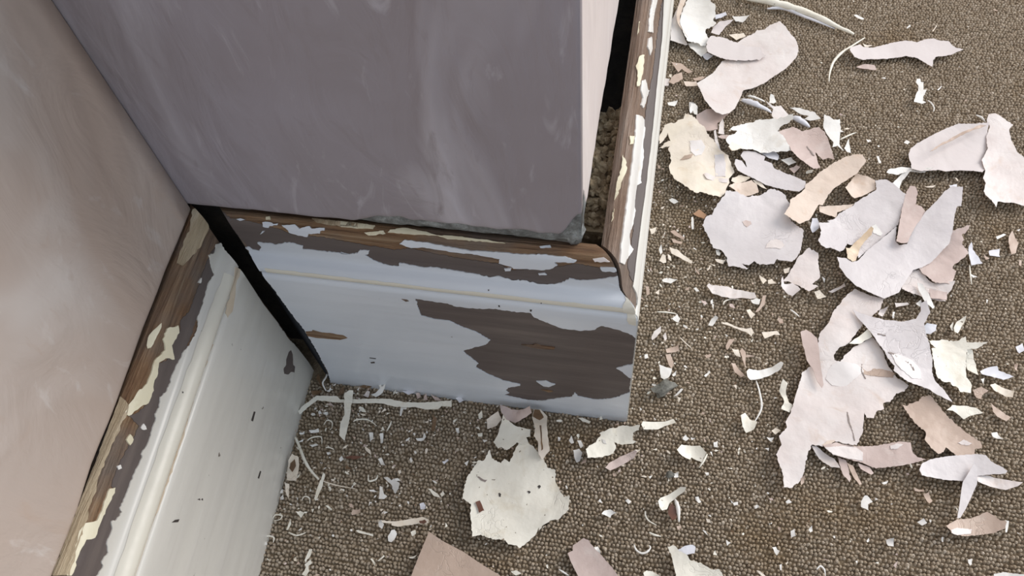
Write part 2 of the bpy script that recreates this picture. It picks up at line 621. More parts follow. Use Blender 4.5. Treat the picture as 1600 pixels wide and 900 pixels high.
# ------------------------------------------------------------------ walls
def slab(name, P, u0, u1, z1, nu, nv, bottom, thick, mat, parent=None, amp=.0012, seed=0, edge=.012, lip=1.0):
    """a coat of plaster: wavy face, uneven lower edge, real thickness. P(u, d, z): d = depth into the wall"""
    V, F = [], []
    def z_at(i, j, u):
        zb = bottom(u)
        k = (j / nv) ** 1.8
        return zb + (z1 - zb) * k
    for j in range(nv + 1):
        for i in range(nu + 1):
            u = u0 + (u1 - u0) * (i / nu) ** 1.0
            z = z_at(i, j, u)
            d = noise.noise(Vector((u * 7 + seed, z * 5, seed * 3.1))) * amp + noise.noise(Vector((u * 24, z * 15 + seed, 7))) * amp * .35
            d *= min(1, (u - u0) / edge + .05, (u1 - u) / edge + .05)
            if j == 0:
                d += .0030 * lip
            elif j == 1:
                d += .0009 * lip
            V.append(P(u, d, z))
    n = len(V)
    W = nu + 1
    for j in range(nv):
        for i in range(nu):
            F.append([j * W + i, j * W + i + 1, (j + 1) * W + i + 1, (j + 1) * W + i])
    for i in range(nu + 1):
        u = u0 + (u1 - u0) * i / nu
        V.append(P(u, thick, bottom(u) + .001))
    for i in range(nu):
        F.append([n + i, n + i + 1, i + 1, i])
    # back sheet closing the slab
    b = len(V)
    for u, z in ((u0, z1), (u1, z1)):
        V.append(P(u, thick, z))
    F.append([b, b + 1] + [n + i for i in range(nu, -1, -1)])
    F.append([nv * W + i for i in range(nu + 1)] + [b + 1, b])
    F.append([n] + [j * W for j in range(nv + 1)] + [b])
    F.append([n + nu] + [b + 1] + [j * W + nu for j in range(nv, -1, -1)])
    o = link(name, V, F, mat, parent)
    return o

WF, WL, WR = .0159, .0195, .0307
def sm(a, b, x):
    k = min(max((x - a) / (b - a), 0), 1)
    return k * k * (3 - 2 * k)
def nz(u, f, a, s=0):
    return noise.noise(Vector((u * f, s, 1.7))) * a
XR = BL - WR
bot_back = lambda u: .1738 + sm(.068, .082, u) * (.0062 + nz(u, 120, .0024)) + sm(XR - .012, XR, u) * .018 + nz(u, 60, .0012, 3)
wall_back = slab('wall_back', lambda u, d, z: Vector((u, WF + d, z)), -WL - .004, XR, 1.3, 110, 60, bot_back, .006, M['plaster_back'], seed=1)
tag(wall_back, 'skim plastered wall, coloured grey-mauve for shade, facing the camera, above the middle skirting board', 'wall', None, 'structure')
bot_right = lambda u: .1752 + .040 * (1 - sm(.0, .028, u)) * (.8 + nz(u, 180, .5, 9)) + nz(u, 90, .0030, 5) + nz(u, 260, .0016, 2)
wall_right = slab('wall_right', lambda u, d, z: Vector((XR - d, WF + u, z)), 0, 1.4, 1.3, 260, 46, bot_right, .006, M['plaster_right'], seed=4, amp=.0008)
tag(wall_right, 'narrow plaster face turning the outer corner, coloured pale for the light', 'wall', None, 'structure')
bot_left = lambda u: .1708 + nz(u, 40, .0012, 8)
wall_left = slab('wall_left', lambda u, d, z: left_pt(-WL - d, .016 - u, z), 0, 1.5, 1.3, 150, 60, bot_left, .006, M['plaster_left'], seed=9, amp=.0016, lip=.45)
tag(wall_left, 'pinkish beige skim plastered wall above the left skirting board', 'wall', None, 'structure')

def boxmesh(name, corners, mat, parent):
    (x0, y0, z0), (x1, y1, z1), fn = corners
    c = [fn(x, y, z) for z in (z0, z1) for x, y in ((x0, y0), (x1, y0), (x1, y1), (x0, y1))]
    f = [[3, 2, 1, 0], [4, 5, 6, 7], [0, 1, 5, 4], [1, 2, 6, 5], [2, 3, 7, 6], [3, 0, 4, 7]]
    return link(name, c, f, mat, parent, False)
idf = lambda x, y, z: Vector((x, y, z))
# grey undercoat render, showing where the skim has broken away
def bot_r(u):
    return .1718 + nz(u, 150, .0013, 6)
slab('render_coat', lambda u, d, z: Vector((u, WF + .0012 + d, z)), -WL, XR - .0004, 1.29, 130, 40, bot_r, .012, M['render'], wall_back, amp=.0005, seed=21, edge=.002)['label'] = 'rough grey render showing along the broken plaster edge'
slab('render_coat', lambda u, d, z: Vector((XR - .0008 - d, WF + .0016 + u, z)), 0, 1.38, 1.29, 300, 40, lambda u: .1722 + nz(u, 150, .002, 16), .012, M['render'], wall_right, amp=.0004, seed=23, edge=.002)
boxmesh('masonry_core', ((-.30, WF + .0135, -.003), (XR - .0145, 1.5, 1.28), idf), M['masonry'], wall_back)
boxmesh('masonry_core', ((-.34, -1.5, -.003), (-WL - .0075, .012, 1.28), left_pt), M['masonry'], wall_left)

# ------------------------------------------------------------------ skirting boards
bb = board_body('baseboard_back', 'back', M['wood_x'], 'short middle skirting board, white gloss flaked to brown undercoat', 'skirting board')
bl = board_body('baseboard_left', 'left', M['wood_y'], 'long left skirting board, white face with stripped wooden top edge', 'skirting board')
br = board_body('baseboard_right', 'right', M['wood_y2'], 'right skirting board seen from above, stripped top and white outer edge', 'skirting board')

coat('undercoat', 'back', [('V', [(375, 165), (450, 232), (640, 262), (780, 300), (900, 330), (1000, 375), (1250, 392)]),
     ('R5', [(100, 245), (250, 270), (330, 262), (450, 290), (560, 310), (740, 335), (800, 365), (1000, 350), (1100, 335), (1200, 352), (1290, 372), (1330, 420), (1395, 590)]),
     ('ST', [(BL, .12), (BL, TBOT), (.0150, TBOT)]), ('S', [(470, 520), (270, 230)]), ('V', [(850, 860), (640, 570), (480, 330)])], M['under_x'], bb, .0003, 1, label='dark grey-brown old undercoat')
coat('white_paint', 'back', [('V', [(585, 480), (620, 475), (650, 500), (710, 510), (725, 480), (690, 437), (760, 440), (860, 455), (930, 435), (1000, 440), (1090, 465), (1090, 495), (1200, 505), (1380, 525), (1490, 545)]),
     ('R5', [(0, 278), (40, 288), (80, 282), (90, 268), (135, 270), (130, 285), (110, 290), (150, 315), (200, 335), (270, 345), (275, 328), (320, 338), (380, 348), (440, 350), (520, 362), (620, 378), (700, 398), (740, 390), (800, 412), (850, 410), (930, 430), (1000, 430), (1050, 415), (1070, 400), (1120, 410), (1200, 405), (1260, 395), (1300, 392), (1330, 420), (1365, 470), (1395, 590),
             (1385, 680), (1365, 665), (1300, 640), (1220, 622), (1190, 640), (1130, 645), (1040, 635), (950, 600), (905, 582), (890, 562), (800, 555), (725, 542), (640, 542), (540, 532), (500, 517), (440, 510), (350, 495), (360, 530), (375, 575), (440, 592), (510, 600), (560, 625), (640, 655), (700, 690), (680, 710), (620, 725), (568, 740), (620, 780), (645, 800), (630, 815), (680, 845), (760, 880), (840, 897)]),
     ('J', [(430, 5), (360, 15), (345, 35), (365, 48), (335, 60), (400, 75), (480, 92), (560, 95), (640, 82), (740, 70), (755, 45), (775, 68), (860, 85), (920, 87), (1000, 75), (1050, 55), (1086, 42)]),
     ('ST', [(BL, TBOT), (.0150, TBOT)]), ('S', [(560, 690), (470, 520), (380, 370), (270, 230), (120, 20)]), ('V', [(850, 860), (740, 730), (640, 570)])], M['gloss_x'], bb, .0008, 2, label='white gloss paint with bluish shade in its colour')
quirk_t, bead_t = TT[QI], TT[11]
coat('paint_ridge', 'back', [('ST', [(.0158, bead_t + .0012), (.10, bead_t + .0016), (BL - .0035, bead_t + .001), (BL - .003, quirk_t - .0004), (.1, quirk_t - .0004), (.0162, quirk_t - .0004)])], M['ridge'], bb, .00095, 3, (.006, .0003), 'yellowed bead of the moulding')
for sp, mt in [
    ([('R5', [(275, 240), (300, 222), (420, 238), (480, 250), (600, 272), (740, 280), (850, 290), (950, 290), (1000, 298), (1050, 300), (1105, 318), (1090, 328), (1000, 325), (1015, 340), (985, 355), (940, 362), (860, 355), (810, 355), (800, 345), (740, 330), (745, 310), (640, 290), (560, 282), (440, 265), (380, 255), (330, 258)])], 'gloss_x'),
    ([('V', [(735, 265), (800, 265), (830, 280), (870, 275), (865, 290), (800, 295), (790, 310), (740, 300)])], 'gloss_x'),
    ([('V', [(765, 225), (800, 220), (805, 245), (765, 245)])], 'fillercream'),
    ([('V', [(905, 290), (1020, 285), (1060, 320), (1150, 300), (1170, 320), (1280, 315), (1280, 335), (1240, 340), (1240, 360), (1140, 360), (1130, 388), (1050, 375), (970, 350), (960, 330)])], 'gloss_x'),
    ([('V', [(505, 238), (545, 232), (585, 245), (540, 252)])], 'gloss_x'),
    ([('V', [(715, 365), (735, 338), (755, 338), (735, 355)])], 'gloss_x'),
    ([('V', [(1170, 235), (1250, 240), (1400, 258), (1575, 275), (1575, 318), (1450, 305), (1300, 290), (1200, 265)])], 'palewood'),
    ([('R5', [(0, 137), (100, 152), (160, 160), (150, 175), (60, 170), (0, 165)])], 'fillercream'),
    ([('R5', [(230, 180), (300, 172), (400, 190), (450, 205), (330, 200), (220, 190)])], 'fillercream'),
    ([('R5', [(450, 205), (560, 212), (700, 230), (770, 242), (640, 232), (500, 222)])], 'fillercream'),
    ([('R5', [(110, 190), (200, 183), (210, 196), (130, 202)])], 'fillercream'),
    ([('R5', [(930, 257), (980, 252), (985, 262), (935, 264)])], 'gloss_x'),
    ([('R5', [(1215, 350), (1280, 352), (1305, 372), (1225, 367)])], 'gloss_x'),
    ([('R5', [(1180, 312), (1230, 305), (1260, 325), (1190, 325)])], 'pinkpale'),
    ([('R5', [(765, 355), (800, 352), (795, 365), (770, 366)])], 'gloss_x'),
    ([('R5', [(925, 378), (955, 375), (965, 384), (930, 385)])], 'gloss_x'),
]:
    coat('paint_remnant', 'back', sp, M[mt], bb, .0008, len(sp[0][1]) + 7, (.0015, .00025))
coat('paint_remnant', 'back', [('R5', [(1290, 822), (1330, 810), (1368, 802), (1362, 868), (1345, 862), (1320, 838)])], M['gloss_x'], bb, .0008, 4)
coat('paint_remnant', 'back', [('R5', [(915, 882), (960, 880), (985, 892), (1005, 897)]), ('J', [(600, 12), (570, 8)])], M['gloss_x'], bb, .0008, 5, (.002, .0002))
for sp in ([('S', [(390, 380), (440, 378), (445, 368), (520, 388), (580, 392), (650, 405), (680, 408), (718, 430), (660, 445), (600, 440), (480, 430), (405, 415)])],
           [('R5', [(845, 710), (900, 712), (910, 706), (940, 715), (1003, 724), (1000, 732), (930, 728), (890, 722)])],
           [('R5', [(285, 495), (310, 498), (320, 505), (305, 508)])],
           [('J', [(555, 28), (590, 30), (625, 38), (600, 42)])]):
    coat('bare_wood', 'back', sp, M['wood_x'], bb, .0010, 11, (.002, .0002), 'gouge down to brown wood')
for sp in ([('R5', [(738, 525), (745, 526), (746, 533), (739, 532)])], [('R5', [(936, 512), (942, 512), (941, 524), (936, 523)])], [('R5', [(886, 545), (896, 546), (894, 554), (887, 553)])],
           [('R5', [(690, 455), (696, 456), (695, 461), (690, 460)])], [('R5', [(140, 792), (158, 790), (160, 796), (142, 797)])], [('R5', [(135, 770), (165, 774), (164, 777), (136, 773)])]):
    coat('paint_nick', 'back', sp, M['nick'], bb, .0010, 3, (.01, .0001))

# left board
coat('undercoat', 'left', [('R4', [(1035, 225), (985, 290), (960, 345), (930, 440), (885, 560), (845, 600), (840, 660), (810, 700), (780, 790), (735, 805), (722, 890)]),
     ('R7', [(690, 95), (640, 135), (600, 150), (650, 195), (625, 250), (590, 310), (545, 400), (530, 440), (520, 480), (530, 500), (500, 560), (470, 640), (440, 720), (400, 735), (370, 790), (340, 880)]), ('EXT', .45), ('EXT', 1.3),
     ('ST', [(1.3, TT[8]), (.45, TT[8]), (.002, TT[8])])], M['under_y'], bl, .0003, 21, label='dark grey-brown old undercoat')
coat('white_paint', 'left', [('R4', [(1108, 345), (1060, 280), (1030, 238), (1010, 245), (1000, 285), (975, 295), (985, 350), (1000, 385), (975, 420), (955, 490), (945, 530), (920, 590), (925, 630), (915, 660), (885, 720), (860, 740), (830, 800), (805, 850), (790, 898)]),
     ('R7', [(785, 10), (770, 40), (745, 60), (740, 110), (720, 140), (725, 160), (705, 220), (690, 270), (655, 330), (660, 345), (630, 400), (600, 480), (580, 530), (555, 580), (565, 600), (540, 635), (515, 645), (520, 680), (495, 740), (500, 790), (470, 830), (475, 860), (445, 900)]), ('EXT', .45), ('EXT', 1.3),
     ('BOT', 1.3), ('BOT', .4), ('BOT', .2), ('BOT', -.0068), ('R4', [(1450, 790), (1350, 690), (1200, 480)])], M['gloss_y'], bl, .0008, 22, label='white gloss paint with the warm light in its tint')
coat('paint_ridge', 'left', [('ST', [(.006, TT[10]), (.10, TT[9] + .001), (.3, TT[9] + .001), (1.3, TT[10]), (1.3, quirk_t - .0003), (.2, quirk_t - .0003), (.005, quirk_t - .0003)])], M['ridge'], bl, .0010, 23, (.006, .0004), 'yellowed bead of the moulding')
coat('dirt_line', 'left', [('ST', [(s_, quirk_t - .0012 - .0005 * math.sin(s_ * 90)) for s_ in (.045, .07, .1, .13, .16, .2, .25, .3, .4, .7)] + [(s_, quirk_t + .0018 + .0006 * math.sin(s_ * 70)) for s_ in (.7, .4, .3, .25, .2, .16, .13, .1, .07, .045)])], M['dirt'], bl, .00115, 24, (.003, .0003), 'brown dirt caught in the moulding')
coat('dirt_line', 'left', [('R4', [(1095, 352), (1125, 362), (1100, 440), (1080, 560), (1060, 588), (1052, 570), (1075, 480), (1085, 420)])], M['dirt'], bl, .00115, 25, (.003, .0004))
for sp, mt in [
    ([('R4', [(690, 735), (700, 675), (755, 615), (742, 660), (705, 730)])], 'fillercream'),
    ([('R4', [(685, 898), (720, 790), (770, 740), (760, 690), (780, 640), (830, 625), (835, 660), (800, 720), (812, 785), (770, 780), (740, 800), (735, 850), (715, 898)]), ('R7', [(715, 30), (690, 90), (650, 110), (600, 150), (585, 130), (640, 40)])], 'fillercream'),
    ([('R7', [(560, 60), (540, 112), (500, 180), (440, 290), (412, 400), (365, 520), (310, 640), (280, 740), (245, 850), (230, 898), (322, 898), (370, 740), (400, 650), (440, 520), (470, 420), (540, 250), (595, 140), (600, 100)])], 'palewood'),
    ([('R7', [(400, 652), (450, 640), (480, 570), (510, 490), (535, 485), (532, 510), (500, 570), (470, 640), (440, 720), (400, 730), (365, 800), (345, 870), (330, 898), (312, 898), (350, 780), (370, 690)])], 'fillercream'),
    ([('R7', [(588, 262), (605, 235), (620, 260), (605, 287)])], 'fillercream'),
    ([('R7', [(655, 205), (668, 185), (682, 212), (670, 215)])], 'white'),
    ([('R7', [(545, 385), (560, 378), (565, 395), (550, 402)])], 'white'),
    ([('R4', [(925, 425), (940, 402), (936, 428)])], 'white'),
    ([('R4', [(905, 85), (930, 80), (975, 170), (940, 250), (880, 320), (850, 345), (830, 335), (850, 270), (890, 170)])], 'palewood'),
]:
    coat('paint_remnant', 'left', sp, M[mt], bl, .0007, len(sp[0][1]) + 31, (.002, .0004))
for sp in ([('S', [(225, 610), (245, 550), (262, 535), (275, 570), (278, 650), (293, 665), (288, 710), (260, 705), (240, 725), (210, 720), (205, 680), (225, 650)])],):
    coat('bare_wood', 'left', sp, M['under_y'], bl, .0010, 11, (.002, .0002), 'brown patch knocked through the white paint')
for sp in ([('R7', [(1170, 170), (1183, 128), (1190, 130), (1178, 175)])], [('R7', [(1201, 440), (1212, 407), (1217, 409), (1207, 443)])], [('R7', [(797, 648), (812, 636), (832, 633), (826, 646)])],
           [('R7', [(918, 540), (928, 536), (930, 544)])], [('R7', [(935, 540), (942, 535), (943, 545)])], [('R7', [(850, 38), (858, 38), (858, 46), (851, 46)])]):
    coat('paint_nick', 'left', sp, M['nick'], bl, .0010, 3, (.01, .0001))

# right board, seen from above
coat('undercoat', 'right', [('ST', [(1.4, TT[5])]), ('X', [(700, 0), (690, 30), (662, 230), (642, 400), (630, 500), (610, 600), (582, 750), (565, 900)]), ('W', [(400, 330), (392, 440), (385, 560), (370, 640), (360, 700), (375, 760)]), ('ST', [(.004, TT[14]), (1.4, TT[14])])], M['under_y'], br, .0003, 41, label='grey-brown old undercoat')
coat('white_paint', 'right', [('ST', [(1.4, TT[11])]), ('X', [(705, 0), (690, 290), (650, 640), (626, 900)]), ('W', [(440, 380), (410, 600), (388, 780)]), ('Y', [(240, 540)]), ('ST', [(.0015, TT[16]), (.0, TT[18]), (0, TBOT), (1.4, TBOT)])], M['gloss_y'], br, .0008, 42, (.006, .00015), label='clean white outer edge')
for sp, mt in [
    ([('X', [(620, 0), (655, 0), (640, 60), (625, 150), (625, 230), (592, 225), (602, 100)])], 'white'),
    ([('X', [(595, 270), (615, 260), (620, 340), (605, 390), (588, 330)])], 'white'),
    ([('X', [(535, 400), (565, 390), (555, 500), (530, 610), (515, 610), (520, 500), (510, 470)])], 'fillercream'),
    ([('X', [(545, 570), (570, 560), (585, 620), (600, 640), (572, 720), (555, 760), (540, 740), (555, 690), (540, 640)])], 'white'),
    ([('W', [(398, 0), (435, 20), (440, 60), (430, 130), (435, 200), (420, 290), (425, 320), (400, 330), (390, 400), (395, 450), (380, 520), (365, 560), (387, 630), (365, 660), (340, 700), (322, 690), (325, 620), (337, 540), (352, 420), (372, 280), (387, 150), (396, 50)])], 'white'),
    ([('W', [(370, 100), (390, 100), (385, 135), (370, 140)])], 'fillercream'),
    ([('W', [(340, 190), (350, 210), (355, 260), (330, 330), (312, 380), (297, 400), (310, 320), (330, 260)])], 'fillercream'),
    ([('X', [(520, 160), (540, 155), (530, 230), (518, 250)])], 'fillercream'),
    ([('W', [(275, 460), (300, 440), (296, 480), (282, 500)])], 'fillercream'),
]:
    coat('paint_remnant', 'right', sp, M[mt], br, .0008, len(sp[0][1]) + 51, (.002, .0004))
coat('filler_patch', 'back', [('ST', [(BL - .008, TT[11]), (BL - .006, TT[9]), (BL - .0008, TT[12]), (BL - .0002, TT[18] + .004), (BL - .004, TT[18] + .003)])], M['ridge'], bb, .0011, 60, (.002, .0004), 'lumpy cream filler at the outer mitre')

# ------------------------------------------------------------------ fallen paint
THINGS = []           # (object, short phrase or None, centre px, area px, colour word, kind, elongation)
def poly_px(spec):
    out = []
    for code, pts in spec:
        out.extend(px(code, pts))
    return out

def area_c(p):
    A = cx = cy = 0
    for i in range(len(p)):
        a, b = p[i], p[(i + 1) % len(p)]
        k = a[0] * b[1] - b[0] * a[1]
        A += k
        cx += (a[0] + b[0]) * k
        cy += (a[1] + b[1]) * k
    return abs(A) / 2, (cx / (3 * A), cy / (3 * A))

SEED = [100]
FINFO = {}
def spot(o, name, col, spec, lift=.0001, label=None):
    """a worn patch, stain, blister or crack on a flake: a thin layer that follows the flake's own curl"""
    C, z0, hz, lo, ext = FINFO[o.name]
    P2 = []
    for x, y in roughen(poly_px(spec), 2.5, .5, random.Random(len(spec[0][1]))):
        z = z0
        for _ in range(3):
            p = floor_pt(x, y, z)
            z = z0 + hz(p.x - C.x, p.y - C.y) - lo + .00035
        P2.append((p.x - C.x, p.y - C.y))
    xs, ys = [a for a, b in P2], [b for a, b in P2]
    g = max(ext * 2 / 11, .0026)
    V, F, B = sheet2d(P2, list(np.arange(min(xs) + g * .4, max(xs), g * .5)), list(np.arange(min(ys) + g * .4, max(ys), g * .5)))
    vt = [(x, y, hz(x, y) - lo + .00035 + .00028 + lift) for x, y in V]
    fs = [list(f) for f in F]
    for a, b in B:
        k = len(vt)
        vt += [vt[a], vt[b], (vt[b][0], vt[b][1], vt[b][2] - .0007), (vt[a][0], vt[a][1], vt[a][2] - .0007)]
        fs.append([k + 1, k, k + 3, k + 2])
    s = link(name, vt, fs, M[col], o)
    if label:
        s['label'] = label
    return s

def flake(label, col, level, curl, spec, axis=None, short=None, parent=None, name=None, tear=1.0, crumple=1.0, tilt=0.0):
    """a flake of old paint: torn outline traced on the floor, curled sheet with thickness"""
    SEED[0] += 1
    rng = random.Random(SEED[0])
    pp = poly_px(spec)
    A, c = area_c(pp)
    size = math.sqrt(A)
    step = 3.2 if size > 45 else (4.5 if size > 15 else 6)
    pr = roughen(pp, step, (1.0 if size > 45 else .6) * tear, rng)
    z0 = .0012 + .0011 * level
    W = [floor_pt(x, y, z0 + abs(curl) * .3) for x, y in pr]
    C = floor_pt(c[0], c[1], z0 + abs(curl) * .3)
    P2 = [(p.x - C.x, p.y - C.y) for p in W]
    ext = max(max(abs(a), abs(b)) for a, b in P2)
    xs = [a for a, b in P2]
    ys = [b for a, b in P2]
    g = max(ext * 2 / 11, .0026)
    cu = np.arange(min(xs) + g * .5, max(xs), g) if ext > .004 else []
    cv = np.arange(min(ys) + g * .5, max(ys), g) if ext > .004 else []
    V, F, B = sheet2d(P2, list(cu), list(cv))
    ax = axis if axis is not None else rng.uniform(0, math.pi)
    dx, dy = math.cos(ax), math.sin(ax)
    ca_ = curl * 1.0
    so = rng.uniform(0, 50)
    def hz(x, y):
        u = (x * dx + y * dy) / ext
        v = (-x * dy + y * dx) / ext
        h = ca_ * (u * u) + ca_ * .25 * v * u + tilt * u
        h += crumple * ext * .055 * noise.noise(Vector((x / ext * 1.6 + so, y / ext * 1.6, so)))
        h += crumple * ext * .02 * noise.noise(Vector((x / ext * 5 + so, y / ext * 5, 3 + so)))
        return h
    H = [hz(x, y) for x, y in V]
    lo = min(H)
    H = [h - lo for h in H]
    th = .00035
    n = len(V)
    vt = [(x, y, h + th) for (x, y), h in zip(V, H)] + [(x, y, h) for (x, y), h in zip(V, H)]
    fs = [list(f) for f in F] + [[n + i for i in f[::-1]] for f in F]
    for a, b in B:
        k = len(vt)
        vt += [vt[a], vt[b], vt[n + b], vt[n + a]]
        fs.append([k + 1, k, k + 3, k + 2])
    nm = name or ('paint_flake' if size > 24 else 'paint_chip')
    if parent is not None:
        o = link(nm if name else 'fold', [Vector(v) + Vector((C.x, C.y, z0)) - parent.location for v in vt], fs, M[col], parent)
        return o
    o = link(nm, vt, fs, M[col])
    o.location = (C.x, C.y, z0)
    FINFO[o.name] = (C.copy(), z0, hz, lo, ext)
    mx = max(math.hypot(a[0] - c[0], a[1] - c[1]) for a in pp)
    THINGS.append([o, short, c, A, WORD[col], 'flake' if size > 24 else 'chip', mx * mx * 2 / max(A, 1), label])
    return o

def curl(label, col, pts, width, level=0, arc=200, short=None, spec='PX', wend=.4, rise=0.0, name='paint_curl'):
    """a peeled ribbon of paint rolled into a gutter: swept C section along a path on the carpet"""
    SEED[0] += 1
    rng = random.Random(SEED[0])
    x0, y0, s = REG[spec]
    pp = px(spec, pts)
    # smooth path
    q = []
    for i in range(len(pp) - 1):
        p0 = pp[max(i - 1, 0)]; p1 = pp[i]; p2 = pp[i + 1]; p3 = pp[min(i + 2, len(pp) - 1)]
        for k in range(5):
            t = k / 5
            q.append(tuple(.5 * (2 * p1[a] + (p2[a] - p0[a]) * t + (2 * p0[a] - 5 * p1[a] + 4 * p2[a] - p3[a]) * t * t + (3 * p1[a] - p0[a] - 3 * p2[a] + p3[a]) * t ** 3) for a in (0, 1)))
    q.append(pp[-1])
    n = len(q)
    z0 = .0010 + .0011 * level
    C = floor_pt(*q[n // 2], z0)
    W = [floor_pt(x, y, z0) - C for x, y in q]
    K = 7
    th = .0003
    vt, fs = [], []
    for i, p in enumerate(W):
        d = (W[min(i + 1, n - 1)] - W[max(i - 1, 0)])
        d.z = 0
        d.normalize()
        nv = Vector((-d.y, d.x, 0))
        t = i / (n - 1)
        wd = (1 - (1 - wend) * abs(2 * t - .9) ** 1.6) * rng.uniform(.86, 1.12)
        r = width * .5 * .00034 * wd
        zz = rise * math.sin(math.pi * t)
        roll = .5 * math.sin(3 * t + SEED[0])
        for ring, rr in ((0, r), (1, max(r - th, r * .6))):
            for j in range(K):
                a = math.radians(-90 - arc / 2 + arc * j / (K - 1)) + roll + math.pi
                v = p + nv * (rr * math.cos(a)) + Vector((0, 0, r + rr * math.sin(a) + zz))
                vt.append(v)
    R = 2 * K
    loop = list(range(K)) + [K + j for j in range(K - 1, -1, -1)]
    for i in range(n - 1):
        for j in range(len(loop)):
            a, b = loop[j], loop[(j + 1) % len(loop)]
            fs.append([i * R + a, (i + 1) * R + a, (i + 1) * R + b, i * R + b])
    fs.append(loop)
    fs.append([(n - 1) * R + j for j in loop[::-1]])
    o = link(name, vt, fs, M[col])
    o.location = C
    L = sum(math.hypot(q[i + 1][0] - q[i][0], q[i + 1][1] - q[i][1]) for i in range(n - 1))
    THINGS.append([o, short, q[n // 2], L * width, WORD[col], 'curl', 9, label])
    return o

Fk = flake
# --- near the right board, top of the picture
f = Fk('buckled white flake with tan edge leaning against the right skirting board', 'white', 3, .009, [('A', [(235, 120), (250, 70), (290, -20), (440, -20), (480, 30), (510, 50), (520, 130), (500, 160), (525, 185), (500, 210), (440, 230), (440, 260), (465, 300), (445, 355), (410, 365), (360, 345), (290, 355), (250, 280), (225, 200)])], .4, 'buckled white flake')
Fk(None, 'pinkpale', 2, .006, [('A', [(160, 150), (205, 60), (235, -20), (290, -20), (250, 60), (225, 130), (222, 190), (245, 260), (290, 360), (270, 370), (210, 350), (145, 335), (150, 230)])], parent=f)
Fk(None, 'peach', 6, .003, [('A', [(205, 60), (240, -10), (280, -10), (250, 50), (225, 130), (222, 200), (285, 345), (265, 300), (205, 190), (195, 120)])], parent=f)
Fk(None, 'white', 1, .002, [('A', [(290, 360), (360, 345), (440, 370), (450, 430), (400, 475), (340, 420), (310, 400)])])
Fk(None, 'bluewhite', 1, .001, [('A', [(400, 440), (455, 440), (500, 465), (450, 498), (420, 480)])])
Fk(None, 'pink', 2, .002, [('A', [(500, 220), (560, 180), (665, 175), (600, 220), (560, 270), (545, 300), (480, 280)])])
Fk(None, 'bluewhite', 1, .001, [('A', [(510, 130), (600, 100), (612, 130), (520, 160)])])
Fk(None, 'greywhite', 0, .001, [('A', [(655, 140), (800, 135), (745, 185), (685, 180)])])
Fk(None, 'cream', 0, .001, [('A', [(630, 290), (750, 275), (770, 300), (690, 335)])])
Fk('smooth pinkish grey strip lying across the large boomerang-shaped flake', 'pink', 5, .002, [('A', [(450, 345), (480, 300), (580, 310), (680, 345), (780, 390), (880, 395), (900, 440), (935, 465), (890, 495), (640, 495), (560, 480), (450, 430), (440, 390)])], .2, 'smooth grey strip', crumple=.4)
Fk('large boomerang-shaped pale pink flake near the top of the right board', 'pinkpale', 2.5, .007, [('PX', [(1141, 90), (1146, 70), (1163, 59), (1179, 53), (1182, 49), (1194, 50), (1201, 45), (1217, 41.6), (1226, 49), (1233, 58), (1241, 66), (1246, 76), (1247, 83), (1243, 92), (1228, 106), (1209, 118), (1196, 127), (1182, 134), (1162, 139), (1148, 172), (1138, 182), (1128, 186), (1118, 182), (1108, 172), (1100, 160), (1089, 130), (1101, 123), (1114, 113), (1124, 100), (1128, 94)])], .9, 'boomerang-shaped flake', tear=.5, crumple=.6)
Fk(None, 'tan', 0, .001, [('A', [(150, 515), (230, 525), (330, 600), (290, 605), (240, 570), (210, 600), (190, 570)])])
Fk(None, 'tan', 1, .001, [('A', [(130, 680), (180, 620), (240, 600), (248, 655), (170, 700)])])
Fk(None, 'pinkpale', 0, .001, [('A', [(98, 650), (140, 655), (130, 710), (100, 710)])])
Fk(None, 'peach', 0, .001, [('A', [(255, 680), (360, 675), (370, 715), (275, 715)])])
Fk(None, 'tan', 0, .001, [('A', [(330, 650), (440, 630), (400, 665), (350, 670)])])
Fk(None, 'white', 0, .001, [('A', [(120, 850), (205, 840), (180, 880), (130, 875)])])
Fk(None, 'greywhite', 0, .001, [('A', [(300, 850), (340, 850), (375, 895), (330, 940), (300, 900)])])
curl('long rolled white paint strip at the top edge of the picture', 'creamwhite', [(1150, -6), (1168, 1), (1205, 8), (1260, 24), (1300, 41), (1334, 55)], 19, 0, 220, 'long rolled strip')
curl(None, 'bluewhite', [(1198, 15), (1225, 16), (1258, 29), (1304, 46)], 10, 0, 160)
curl('thin bent ribbon hooked round the left tip of the long grey leaf-shaped flake', 'creamwhite', [(1351, 60), (1330, 74), (1315, 84), (1302, 98), (1296, 115), (1295, 128)], 7, 0, 180, 'bent ribbon')
Fk('long pinkish grey leaf-shaped flake lying alone near the top right', 'pink', 1, .003, [('B', [(140, 430), (150, 405), (230, 375), (260, 395), (340, 395), (420, 370), (520, 345), (610, 330), (660, 335), (700, 350), (760, 330), (830, 325), (890, 345), (960, 355), (990, 390), (1030, 415), (1078, 428), (1000, 455), (940, 470), (860, 475), (835, 500), (830, 552), (760, 515), (690, 480), (620, 465), (540, 478), (440, 490), (330, 500), (245, 508), (180, 490)])], .1, 'long leaf-shaped flake', tear=.6, crumple=.5)
Fk(None, 'tanpink', 0, .001, [('B', [(200, 560), (250, 535), (350, 545), (365, 580), (290, 572)])])
Fk(None, 'cream', 0, .001, [('B', [(250, 365), (320, 375), (335, 385), (270, 390)])])
f = Fk('white bone-shaped paint scrap alone on the carpet below the leaf-shaped flake', 'white', 1, .003, [('Q', [(310, 290), (330, 230), (380, 235), (385, 280), (430, 290), (430, 400), (480, 400), (430, 500), (420, 570), (470, 600), (410, 620), (280, 590), (310, 480), (350, 410), (350, 340)])], 0, 'bone-shaped scrap')
curl(None, 'white', [(490, 575), (545, 620), (588, 690), (580, 750)], 4, 0, 150, None, 'Q')
